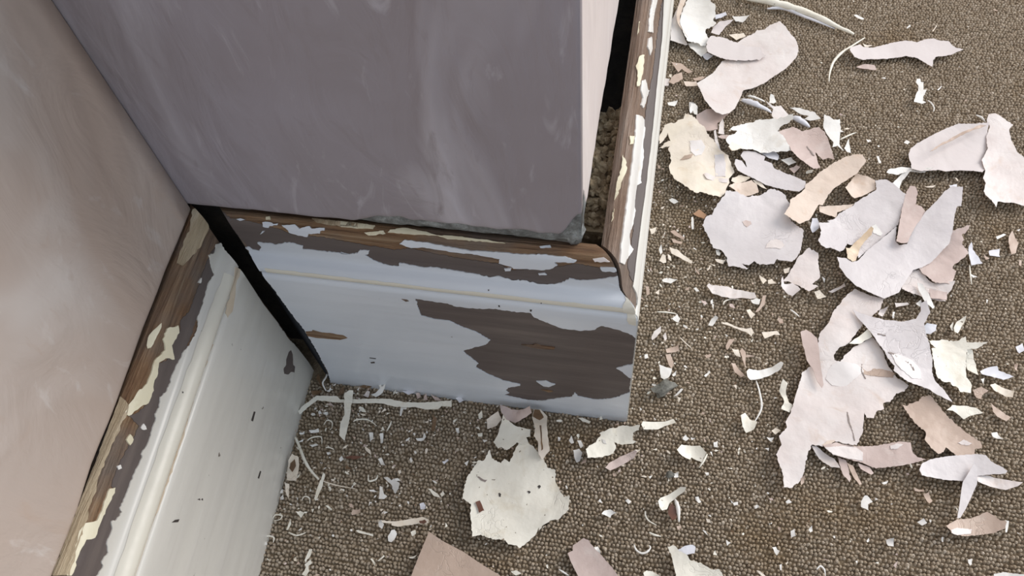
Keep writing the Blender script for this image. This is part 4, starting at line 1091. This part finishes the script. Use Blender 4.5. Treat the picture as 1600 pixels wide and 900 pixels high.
Fk('lozenge-shaped dusky pink chip under the ragged cream-white flake', 'tanpink', 1, .002, [('J', [(935, 505), (960, 470), (1030, 430), (1110, 400), (1125, 410), (1110, 440), (1040, 480), (965, 520)])], .6, 'dusky pink lozenge', tear=.4)
Fk('bottle-shaped off-white chip right of the ragged cream-white flake', 'creamwhite', 1, .002, [('J', [(1150, 245), (1160, 225), (1290, 225), (1340, 212), (1355, 235), (1290, 250), (1250, 270), (1165, 272)])], .1, 'bottle-shaped chip', tear=.3)
Fk('off-white cap-shaped chip with a stub, right of the dusky pink lozenge', 'creamwhite', 1.5, .004, [('J', [(1360, 400), (1390, 360), (1500, 370), (1535, 415), (1510, 465), (1450, 435), (1440, 450), (1390, 430)])], .3, 'cap-shaped chip')
curl(None, 'creamwhite', [(1542, 418), (1520, 460), (1495, 500)], 5, 0, 150, None, 'J')
Fk('off-white scoop-shaped chip resting on a red-brown splinter', 'creamwhite', 3, .003, [('M', [(740, 320), (760, 290), (830, 260), (910, 215), (955, 225), (945, 250), (890, 280), (830, 330), (810, 380), (770, 395), (750, 370)])], .5, 'scoop-shaped chip', tear=.3)
Fk('red-brown wood splinter under the scoop-shaped chip', 'redbrown', 1, .002, [('M', [(825, 360), (850, 335), (885, 380), (885, 450), (850, 470), (820, 410)])], None, 'red-brown splinter')
curl(None, 'white', [(870, 300), (895, 370), (903, 480)], 8, 1, 170, None, 'M')
Fk('small white shell-shaped chip right of the large toothed flake', 'white', 0.5, .002, [('M', [(300, 420), (320, 390), (370, 380), (415, 410), (375, 425), (370, 445), (340, 430)])], None, 'shell-shaped chip')
Fk('dusky lilac flake with stepped top, cut by the bottom picture edge', 'tanpink', 2, .004, [('M', [(35, 720), (75, 700), (75, 660), (160, 605), (195, 620), (240, 680), (300, 740), (380, 830), (430, 900), (450, 960), (160, 970), (110, 890), (60, 790)])], .8, 'stepped dusky flake', tear=.5, crumple=.5)
Fk(None, 'white', 1, .002, [('M', [(240, 680), (270, 668), (292, 715), (285, 735)])])
Fk('off-white pointed flake rising from the bottom picture edge', 'creamwhite', 2.5, .005, [('M', [(815, 670), (850, 660), (885, 675), (900, 700), (960, 730), (1000, 780), (1080, 800), (1170, 850), (1220, 850), (1250, 900), (1300, 990), (930, 990), (880, 900), (860, 800), (840, 720)])], 1, 'pointed off-white flake', crumple=.7)
Fk('small bluish lilac flake tucked behind the pointed off-white flake', 'bluewhite', 1.5, .003, [('M', [(890, 700), (950, 665), (1010, 655), (1035, 670), (1025, 725), (950, 735)])], None, 'bluish lilac flake')
Fk(None, 'creamwhite', 1, .002, [('M', [(625, 880), (650, 860), (700, 865), (750, 900), (740, 930), (650, 930)])])
Fk('smooth tan triangle of paint cut by the bottom picture edge', 'tan', 2.5, .005, [('L', [(250, 550), (350, 620), (520, 710), (650, 800), (800, 890), (900, 980), (80, 980), (120, 880), (170, 740)])], .9, 'smooth tan triangle', tear=.25, crumple=.3)
Fk(None, 'creamwhite', 0, .001, [('L', [(890, 865), (930, 855), (975, 880), (930, 897)])])
curl(None, 'white', [(1265, 850), (1300, 872), (1345, 897)], 4, 0, 150, None, 'L')
for col, pts in [('greywhite', [(745, 395), (780, 385), (800, 410), (785, 460), (765, 468), (750, 430)]), ('white', [(720, 335), (735, 310), (750, 350), (735, 358)]), ('white', [(768, 340), (790, 335), (805, 370), (790, 382)]), ('creamwhite', [(180, 180), (200, 160), (205, 200), (185, 212)]), ('creamwhite', [(175, 295), (205, 290), (205, 312), (180, 312)]),
                 ('white', [(655, 318), (670, 320), (668, 342), (655, 340)]), ('white', [(1395, 325), (1415, 305), (1435, 325), (1415, 342)]), ('white', [(1445, 320), (1472, 325), (1450, 335)]), ('white', [(1580, 350), (1605, 340), (1605, 380), (1585, 375)]), ('white', [(1340, 535), (1370, 525), (1372, 555), (1345, 560)]), ('white', [(1055, 695), (1070, 685), (1090, 700), (1075, 718)]),
                 ('creamwhite', [(775, 205), (800, 200), (850, 225), (840, 236), (800, 222)]), ('tan', [(978, 535), (1000, 528), (1005, 545), (985, 552)]), ('white', [(1525, 525), (1550, 530), (1545, 545)]), ('white', [(1470, 675), (1490, 672), (1505, 705), (1490, 712)]), ('white', [(205, 330), (235, 335), (215, 350)])]:
    Fk(None, col, 0, .0013, [('J', pts)])
for col, pts in [('white', [(1270, 620), (1310, 640), (1280, 665)]), ('white', [(1090, 540), (1115, 550), (1130, 585), (1115, 570)]), ('white', [(1035, 285), (1050, 285), (1078, 320), (1065, 335)]), ('white', [(1325, 330), (1365, 320), (1365, 345), (1335, 350)]), ('white', [(1490, 355), (1515, 342), (1533, 362), (1495, 375)]), ('creamwhite', [(1170, 735), (1185, 700), (1203, 735)]),
                 ('cream', [(1515, 858), (1545, 870), (1580, 900), (1560, 905)]), ('tan', [(885, 515), (920, 505), (925, 525), (895, 540)]), ('white', [(1455, 770), (1480, 750)][:0] or [(1105, 95), (1135, 90), (1138, 112), (1120, 116)])]:
    Fk(None, col, 0, .0012, [('M', pts)])
curl(None, 'white', [(552, 655), (568, 698), (610, 725), (652, 715), (680, 682), (668, 660)], 4.5, 0, 150, None, 'M')
curl(None, 'creamwhite', [(640, 395), (642, 430), (668, 470), (730, 505)], 3.5, 0, 150, None, 'M')
curl(None, 'creamwhite', [(670, 560), (710, 580), (765, 592)], 4, 0, 150, None, 'M')
curl(None, 'white', [(420, 545), (440, 527), (462, 545), (472, 585)], 4, 0, 150, None, 'N')
for col, pts in [('white', [(168, 420), (190, 415), (198, 432), (212, 440), (195, 465)]), ('white', [(1280, 490), (1305, 485), (1302, 515), (1290, 525)]), ('greywhite', [(1425, 572), (1480, 560), (1600, 575), (1640, 640), (1420, 640)]), ('cream', [(80, 550), (100, 555), (132, 582), (110, 582)]), ('white', [(640, 498), (655, 495), (652, 512)]), ('white', [(1130, 362), (1140, 365), (1138, 392), (1130, 388)]), ('white', [(210, 520), (222, 515), (222, 552), (213, 550)])]:
    Fk(None, col, 0, .0012, [('N', pts)])

# --- the corner between the left and the middle board
Fk('long torn off-white strip lying along the foot of the middle board', 'creamwhite', 2.0, .002, [('O', [(335, 320), (380, 270), (450, 215), (480, 195), (640, 200), (660, 225), (860, 215), (1040, 215), (1150, 240), (1300, 245), (1530, 235), (1530, 285), (1450, 275), (1420, 300), (1330, 300), (1250, 280), (1180, 280), (1080, 275), (980, 250), (700, 250), (600, 245), (480, 230), (430, 270), (345, 345)])], .1, 'long torn strip', crumple=.25)
Fk('upright off-white strip with a dark crease crossing the long torn strip', 'creamwhite', 4.0, .003, [('O', [(690, 180), (730, 150), (760, 150), (755, 210), (740, 290), (720, 420), (690, 540), (650, 500), (660, 400), (690, 340), (690, 250)])], 0, 'crossing upright strip')
Fk('forked white chip standing against the foot of the middle board', 'white', 3.0, .003, [('O', [(905, 195), (950, 150), (968, 130), (952, 95), (975, 95), (985, 125), (1020, 110), (990, 160), (940, 205)])], None, 'forked white chip')
curl('narrow curling cream ribbon beside the left board, its end thin as a thread', 'creamwhite', [(310, 520), (345, 600), (380, 690), (425, 770), (495, 850)], 7, 1, 180, 'curling ribbon', 'O', .6)
curl(None, 'cream', [(500, 150), (560, 172), (640, 195), (780, 220)], 2.8, 0, 150, None, 'K')
Fk('slender cream blade crossing the end of the curling ribbon', 'creamwhite', 2, .002, [('K', [(460, 300), (480, 210), (530, 100), (545, 110), (520, 190), (470, 320)])], 1.4, 'slender cream blade')
Fk('buff flake with brown wood fibre standing against the left board', 'cream', 2.5, .003, [('O', [(255, 700), (290, 655), (340, 680), (320, 865), (250, 860), (242, 790)])], 1.4, 'buff flake')
Fk(None, 'woodchip', 5.0, .001, [('O', [(268, 720), (305, 690), (312, 740), (285, 790), (262, 760)])])
Fk(None, 'cream', 1, .002, [('K', [(225, 170), (260, 180), (255, 300), (230, 240)])])
curl(None, 'white', [(565, 12), (545, 60), (525, 100), (548, 155)], 5, 2, 150, None, 'O')
for col, pts in [('creamwhite', [(315, 400), (345, 390), (380, 410), (350, 445)]), ('creamwhite', [(235, 540), (270, 455), (275, 490), (250, 540)]), ('creamwhite', [(415, 690), (440, 690), (430, 730), (390, 790), (380, 780)]), ('creamwhite', [(360, 890), (390, 830), (380, 810), (430, 775), (440, 800), (410, 820), (415, 860), (390, 905)]),
                 ('tan', [(745, 410), (760, 385), (815, 375), (820, 405), (750, 425)]), ('creamwhite', [(780, 545), (800, 540), (915, 575), (915, 592), (800, 562)]), ('white', [(885, 230), (920, 225), (955, 245), (890, 240)]), ('white', [(970, 210), (990, 205), (1000, 260), (1025, 275), (1000, 300), (960, 300)]),
                 ('creamwhite', [(1345, 220), (1370, 220), (1430, 270), (1440, 290), (1390, 275)]), ('creamwhite', [(1440, 260), (1460, 235), (1475, 260), (1450, 280)]), ('bluewhite', [(1280, 340), (1310, 325), (1325, 350), (1325, 380), (1285, 380)]), ('white', [(1030, 590), (1060, 545), (1085, 540), (1100, 570), (1090, 600), (1060, 640), (1035, 630)]),
                 ('creamwhite', [(1210, 560), (1245, 540), (1250, 575), (1220, 590)]), ('greywhite', [(1000, 135), (1030, 130), (1060, 155), (1075, 140), (1120, 170), (1115, 220), (1090, 262), (1065, 220), (1060, 190)]), ('creamwhite', [(895, 770), (910, 765), (935, 800), (930, 825)]), ('creamwhite', [(950, 780), (1000, 738), (1005, 745), (960, 785)]), ('creamwhite', [(565, 205), (580, 200), (592, 225), (575, 238)]),
                 ('creamwhite', [(655, 220), (690, 222), (690, 240)]), ('creamwhite', [(545, 355), (565, 350), (598, 380), (590, 392)]), ('white', [(880, 350), (888, 320), (894, 325), (884, 352)]), ('cream', [(300, 760), (318, 755), (318, 785), (300, 785)]), ('creamwhite', [(1195, 758), (1235, 745), (1262, 735), (1230, 762)]), ('white', [(190, 240), (212, 225), (212, 250), (192, 258)]), ('greywhite', [(190, 285), (215, 270), (215, 300), (195, 308)]), ('white', [(55, 640), (85, 630), (88, 655), (60, 662)])]:
    Fk(None, col, 0, .0014, [('K', pts)])
f = Fk('long cream sliver with a red-brown end, left of the toothed flake', 'cream', 1.2, .002, [('K', [(985, 472), (1100, 474), (1200, 455), (1300, 440), (1350, 460), (1350, 490), (1290, 500), (1270, 490), (1200, 500), (1110, 515), (1060, 505), (1060, 490), (990, 487)])], .1, 'long cream sliver', crumple=.4)
Fk(None, 'redbrown', 3.6, .0005, [('K', [(1275, 470), (1320, 460), (1335, 480), (1310, 493), (1280, 488)])], parent=f, name='wood_sliver', crumple=.3)
Fk('greyish white crumb at the left end of the long cream sliver', 'greywhite', 2, .002, [('K', [(955, 480), (975, 460), (988, 468), (1000, 500), (985, 530), (965, 520)])], None, None, crumple=2)
curl(None, 'creamwhite', [(255, 560), (310, 585), (350, 580), (390, 562)], 4, 0, 150, None, 'K')
curl(None, 'creamwhite', [(360, 310), (375, 285), (400, 282), (422, 300), (420, 335)], 3, 0, 150, None, 'K')
curl(None, 'creamwhite', [(130, 455), (155, 425), (205, 430), (190, 460), (140, 470)], 3.5, 0, 150, None, 'K')
curl(None, 'creamwhite', [(880, 110), (885, 160), (940, 145), (950, 110)], 4, 0, 150, None, 'K')
curl(None, 'creamwhite', [(60, 620), (90, 590), (140, 600), (135, 640)], 3.5, 0, 150, None, 'K')
curl(None, 'creamwhite', [(760, 395), (800, 380), (880, 385), (945, 430)], 4, 0, 150, None, 'O')
curl(None, 'creamwhite', [(545, 600), (575, 600), (610, 612)], 4, 0, 150, None, 'O')
curl(None, 'creamwhite', [(1060, 390), (1045, 430), (1022, 470)], 3.5, 0, 150, None, 'O')
curl(None, 'creamwhite', [(530, 420), (560, 385), (598, 405), (590, 455)], 3, 0, 150, None, 'O')
curl(None, 'creamwhite', [(400, 545), (440, 520), (510, 515), (515, 570)], 3, 0, 150, None, 'O')
curl(None, 'white', [(1345, 222), (1250, 240)], 3, 0, 150, None, 'O') if False else None
for col, pts in [('white', [(955, 690), (985, 680), (1015, 745), (975, 730)]), ('white', [(1210, 670), (1225, 700), (1210, 715), (1200, 690)]), ('bluewhite', [(1455, 710), (1500, 685), (1505, 700), (1470, 725)]), ('white', [(1250, 530), (1305, 520), (1312, 480), (1330, 515), (1310, 540), (1260, 545)]), ('white', [(885, 485), (915, 480), (918, 530), (890, 550)]), ('white', [(970, 490), (995, 485), (992, 565), (975, 565)]),
                 ('white', [(415, 465), (490, 450), (495, 475), (430, 485)]), ('white', [(340, 485), (380, 470), (380, 490), (345, 495)]), ('white', [(485, 315), (500, 305), (515, 330), (490, 335)]), ('white', [(420, 580), (470, 565), (490, 580), (440, 592)]), ('white', [(535, 325), (560, 318), (570, 340), (545, 345)]), ('bluewhite', [(1140, 160), (1200, 150), (1250, 165), (1190, 185)]),
                 ('white', [(1130, 265), (1160, 245), (1188, 265), (1175, 300), (1150, 295), (1135, 350), (1125, 350)]), ('pinkpale', [(840, 195), (870, 155), (892, 165), (878, 205)]), ('white', [(555, 640), (580, 632), (588, 650), (560, 655)]), ('white', [(650, 690), (670, 660), (688, 690), (660, 705)]), ('redbrown', [(690, 672), (740, 660), (840, 668), (760, 690)]),
                 ('white', [(1560, 450), (1585, 445), (1590, 480), (1575, 490)]), ('bluewhite', [(1560, 210), (1600, 200), (1620, 230), (1590, 250)]), ('tanpink', [(1250, 180), (1280, 170), (1290, 205), (1260, 215)]), ('tanpink', [(1310, 205), (1330, 175), (1345, 230), (1320, 225)]), ('tanpink', [(1370, 190), (1420, 205), (1450, 235), (1400, 225)]), ('woodchip', [(640, 200), (660, 140), (690, 120), (690, 170)]), ('woodchip', [(800, 120), (850, 105), (905, 120), (860, 135)]),
                 ('white', [(555, 155), (585, 130), (590, 145), (560, 165)]), ('woodchip', [(1370, 470), (1385, 350), (1415, 370), (1395, 470)]), ('woodchip', [(430, 160), (510, 150), (520, 170), (440, 185)]), ('woodchip', [(470, 60), (490, 20), (520, 110), (545, 160), (520, 130)])]:
    Fk(None, col, .4, .0014, [('O', pts)])

# ------------------------------------------------------------------ marks on the larger flakes
BYSHORT = {t[1]: t[0] for t in THINGS if t[1]}
for sh, name, col, code, pts, lab in [
    ('great pink sheet', 'worn_patch', 'chalk', 'H', [(400, 560), (440, 540), (500, 545), (560, 560), (600, 600), (540, 650), (480, 700), (400, 690), (360, 650), (370, 600)], 'chalky whitish patch'),
    ('great pink sheet', 'stain_band', 'tan', 'H', [(590, 588), (660, 585), (720, 590), (790, 612), (780, 640), (640, 630), (600, 620)], 'tan stained band'),
    ('great pink sheet', 'crack', 'crackline', 'I', [(545, 90), (552, 95), (562, 150), (585, 220), (595, 262), (589, 262), (577, 217), (552, 150)], None),
    ('great pink sheet', 'crack', 'crackline', 'H', [(583, 555), (589, 560), (587, 600), (612, 648), (606, 648), (580, 604)], None),
    ('great pink sheet', 'stain_band', 'peach', 'I', [(395, 290), (430, 262), (475, 258), (470, 270), (430, 288)], None),
    ('manta-shaped flake', 'worn_patch', 'chalk', 'H', [(770, 490), (830, 500), (900, 530), (950, 590), (960, 650), (900, 645), (840, 595), (800, 555)], 'cracked whitish patch'),
    ('manta-shaped flake', 'crack', 'crackline', 'H', [(752, 480), (800, 492), (812, 510), (850, 520), (900, 560), (915, 600), (905, 598), (890, 566), (845, 530), (805, 518), (790, 502), (752, 488)], None),
    ('manta-shaped flake', 'crack', 'crackline', 'H', [(685, 365), (735, 376), (735, 380), (685, 371)], None),
    ('large toothed flake', 'pinhole', 'nick', 'L', [(793, 255), (806, 250), (816, 262), (812, 282), (800, 280)], 'dark pinhole'),
    ('large toothed flake', 'pinhole', 'nick', 'L', [(1020, 240), (1035, 236), (1046, 246), (1034, 258)], None),
    ('large toothed flake', 'pinhole', 'nick', 'L', [(1100, 202), (1115, 190), (1126, 202), (1112, 220)], None),
    ('large toothed flake', 'tear', 'crackline', 'L', [(622, 118), (650, 128), (680, 148), (706, 150), (690, 168), (655, 150)], 'torn slit'),
    ('blotchy cream flake', 'stain_band', 'tan', 'C', [(312, 502), (345, 468), (415, 455), (402, 478), (345, 498)], 'tan streak'),
    ('blotchy cream flake', 'worn_patch', 'chalk', 'C', [(390, 350), (480, 345), (512, 400), (480, 460), (430, 470), (395, 430)], 'greyish worn patch'),
    ('blotchy cream flake', 'lifted_layer', 'lilac', 'C', [(580, 462), (650, 455), (668, 520), (668, 632), (590, 630)], 'square lifted layer'),
    ('blotchy cream flake', 'lifted_layer', 'pinkpale', 'C', [(495, 612), (520, 602), (600, 642), (690, 650), (680, 680), (590, 672), (520, 645)], None),
    ('broad round lilac flake', 'blister', 'pinkpale', 'E', [(978, 440), (990, 410), (1020, 380), (1070, 370), (1110, 390), (1128, 420), (1100, 445), (1040, 438)], 'raised blister'),
    ('broad round lilac flake', 'smudge', 'tanpink', 'E', [(800, 232), (830, 222), (865, 232), (872, 252), (835, 275), (812, 258)], 'pinkish smudge'),
    ('boat-shaped tan flake', 'worn_patch', 'pinkpale', 'I', [(1165, 792), (1200, 780), (1290, 790), (1282, 815), (1205, 825), (1168, 812)], 'whitish end'),
    ('flat dusky pink flake', 'worn_patch', 'pinkpale', 'I', [(415, 303), (520, 293), (600, 302), (640, 330), (640, 382), (560, 370), (465, 345)], 'pale worn end'),
    ('flat dusky pink flake', 'smudge', 'pinkpale', 'I', [(800, 292), (845, 278), (880, 285), (845, 310), (808, 312)], None),
    ('broad tan flake', 'smudge', 'pinkpale', 'I', [(1205, 275), (1240, 255), (1290, 280), (1265, 290), (1225, 285)], None),
    ('wavy bright white flake', 'stain_band', 'cream', 'C', [(690, 400), (720, 360), (760, 380), (800, 400), (760, 422), (715, 430)], None),
    ('forked dusky pink flake', 'crack', 'crackline', 'C', [(1300, 395), (1305, 392), (1345, 440), (1362, 470), (1352, 466)], None),
    ('split lilac flake', 'worn_patch', 'white', 'F', [(410, 270), (440, 250), (495, 330), (480, 345), (420, 320)], 'white chipped patch'),
    ('ragged flake below the outer corner', 'smudge', 'greywhite', 'J', [(915, 330), (935, 335), (945, 358), (925, 352)], None),
]:
    spot(BYSHORT[sh], name, col, [(code, pts)], label=lab)

# ------------------------------------------------------------------ lint, rubble, dust
def lump(name, loc, r, mat, seed, amp=.3, parent=None):
    bm = bmesh.new()
    bmesh.ops.create_icosphere(bm, subdivisions=2, radius=1)
    for v in bm.verts:
        k = 1 + amp * noise.noise(v.co * 1.3 + Vector((seed, 0, 0))) + amp * .4 * noise.noise(v.co * 3.5 + Vector((0, seed, 0)))
        v.co = Vector((v.co.x * r[0], v.co.y * r[1], v.co.z * r[2])) * k
    me = bpy.data.meshes.new(name)
    bm.to_mesh(me)
    bm.free()
    me.polygons.foreach_set('use_smooth', [amp < .5] * len(me.polygons))
    me.materials.append(mat)
    o = bpy.data.objects.new(name, me)
    COL.objects.link(o)
    o.location = loc
    if parent:
        o.parent = parent
    return o
c = floor_pt(1037, 605, .004)
o = lump('lint_ball', c, (.0085, .0045, .0045), M['lint'], 3, .6)
o.rotation_euler.z = .75
tag(o, 'soft grey lint lump on the carpet right of the outer corner', 'lint')
o = lump('lint_ball', floor_pt(1047, 741, .002), (.0028, .0022, .0018), M['lint'], 9, .5)
tag(o, 'tiny grey lint speck below the ragged cream-white flake', 'lint')

rr = random.Random(8)
XG0, XG1 = XR - .0135, BL - .0215
boxmesh('rubble_bed', ((XG0, WF + .016, -.003), (XG1, .60, .120), idf), M['masonry'], wall_right)['label'] = 'mortar filling behind the right board, coloured dark for the void'
k = 0
for row in range(22):
    y = WF + .027 + row * .0042
    for cx in (.16, .5, .84):
        r = rr.uniform(.0019, .0034)
        x = XR - .003 + (XG1 - XR + .003) * cx + rr.uniform(-.001, .001)
        z = .152 - .010 * sm(14, 22, row) - .006 * (1 - sm(0, 3, row)) + rr.uniform(-.0035, .0035)
        s = lump('rubble_stone', (x, y + rr.uniform(-.001, .001), z), (r * rr.uniform(.9, 1.4), r * rr.uniform(.8, 1.1), r * rr.uniform(.7, 1.0)), M['stone'], k * 3.7, .75)
        s.rotation_euler = (rr.uniform(0, 3), rr.uniform(0, 3), rr.uniform(0, 3))
        tag(s, 'small brown rubble stone in the gap behind the right skirting board', 'stone', 'rubble stones in the gap behind the right board')
        k += 1
boxmesh('rubble_bed', ((XR - .004, WF + .026, .110), (XG1, .118, .149), idf), M['stone'], wall_right)
# broken nub of render at the foot of the outer corner
lump('render_nub', (XR - .0045, WF + .0055, .1775), (.005, .005, .008), M['render'], 4.2, .35, wall_back)

def dust():
    rng = random.Random(77)
    V, Fc, T = [], [], []
    mats = ['white', 'creamwhite', 'cream', 'tan', 'tanpink', 'woodchip']
    centres = [(560, 660, 120, 70), (540, 720, 110, 90), (700, 700, 200, 90), (1060, 400, 70, 120), (1110, 520, 110, 110), (1030, 720, 160, 90), (1250, 300, 170, 140), (1390, 480, 150, 150), (1050, 260, 40, 140), (1300, 780, 220, 90), (600, 830, 150, 60), (1380, 150, 170, 110), (520, 630, 60, 25)]
    wts = [9, 9, 8, 9, 8, 7, 6, 4, 8, 3, 5, 2, 6]
    n = 0
    while n < 1300:
        c = rng.choices(centres, wts)[0]
        x, y = rng.gauss(c[0], c[2]), rng.gauss(c[1], c[3])
        if not (-40 < x < 1660 and -60 < y < 960):
            continue
        p = floor_pt(x, y, 0)
        if p.y > -.001 and p.x < BL + .001 or p.x < -p.y * math.tan(ANG) + .001:
            continue
        r = min(.0022, rng.lognormvariate(-7.55, .45))
        el = rng.uniform(1, 2.6)
        a = rng.uniform(0, 6.28)
        k = rng.choice((3, 4, 5))
        b = len(V)
        z = rng.uniform(.0004, .0016)
        ring = []
        for j in range(k):
            t = 6.283 * j / k + rng.uniform(-.3, .3)
            u, v = r * el * math.cos(t) * rng.uniform(.6, 1.1), r * math.sin(t) * rng.uniform(.6, 1.1)
            ring.append((p.x + u * math.cos(a) - v * math.sin(a), p.y + u * math.sin(a) + v * math.cos(a), z + rng.uniform(0, .0009)))
        V += ring + [(q[0], q[1], q[2] - .0003) for q in ring]
        mi = rng.choices(range(6), (5, 6, 5, 3, 2, 2))[0]
        for f in [list(range(k)), [k + j for j in range(k)][::-1]] + [[j, k + j, k + (j + 1) % k, (j + 1) % k] for j in range(k)]:
            Fc.append([b + i for i in f])
            T.append(mi)
        n += 1
    o = link('paint_dust', V, Fc, None, None, False)
    for k_ in mats:
        o.data.materials.append(M[k_])
    o.data.polygons.foreach_set('material_index', T)
    o.data.update()
    tag(o, 'fine crumbs and specks of paint dust scattered over the carpet', 'paint dust', None, 'stuff')
dust()

# ------------------------------------------------------------------ labels of the fallen paint
refs = [t for t in THINGS if t[1]]
NTH = ['nearest', 'second nearest', 'third nearest', 'fourth nearest', 'fifth nearest', 'sixth nearest', 'seventh nearest', 'eighth nearest', 'ninth nearest', 'tenth nearest']
def bearing(dx, dy):
    a = math.degrees(math.atan2(-dy, dx)) % 360
    return ['right of', 'above right of', 'above', 'above left of', 'left of', 'below left of', 'below', 'below right of'][int((a + 22.5) // 45) % 8]
buckets = {}
for t in THINGS:
    o, short, c, A, word, kind, el, label = t
    if label:
        tag(o, label, 'paint ' + ('curl' if kind == 'curl' else 'flake' if kind == 'flake' else 'chip'), 'fallen paint flakes')
        continue
    r = min((q for q in refs if q[0] is not o), key=lambda q: math.hypot(q[2][0] - c[0], q[2][1] - c[1]) - .5 * math.sqrt(q[3]))
    shape = {'curl': 'thin curled', 'flake': 'small', 'chip': 'small'}[kind]
    if kind != 'curl' and el > 4.5:
        shape = 'narrow'
    elif kind == 'chip' and A < 70:
        shape = 'tiny'
    base = f"{shape} {word} paint {'curl' if kind == 'curl' else 'flake' if kind == 'flake' else 'chip'}"
    key = (base, bearing(c[0] - r[2][0], c[1] - r[2][1]), r[1])
    buckets.setdefault(key, []).append((math.hypot(c[0] - r[2][0], c[1] - r[2][1]), o, kind))
for (base, br_, ref), lst in buckets.items():
    lst.sort(key=lambda q: q[0])
    for i, (d, o, kind) in enumerate(lst):
        lab = f"{base} {br_} the {ref}"
        if len(lst) > 1:
            lab += ', ' + NTH[min(i, 9)]
        tag(o, lab, 'paint ' + kind, 'fallen paint flakes' if kind == 'flake' else 'small paint chips and curls')
print('fallen pieces', len(THINGS))
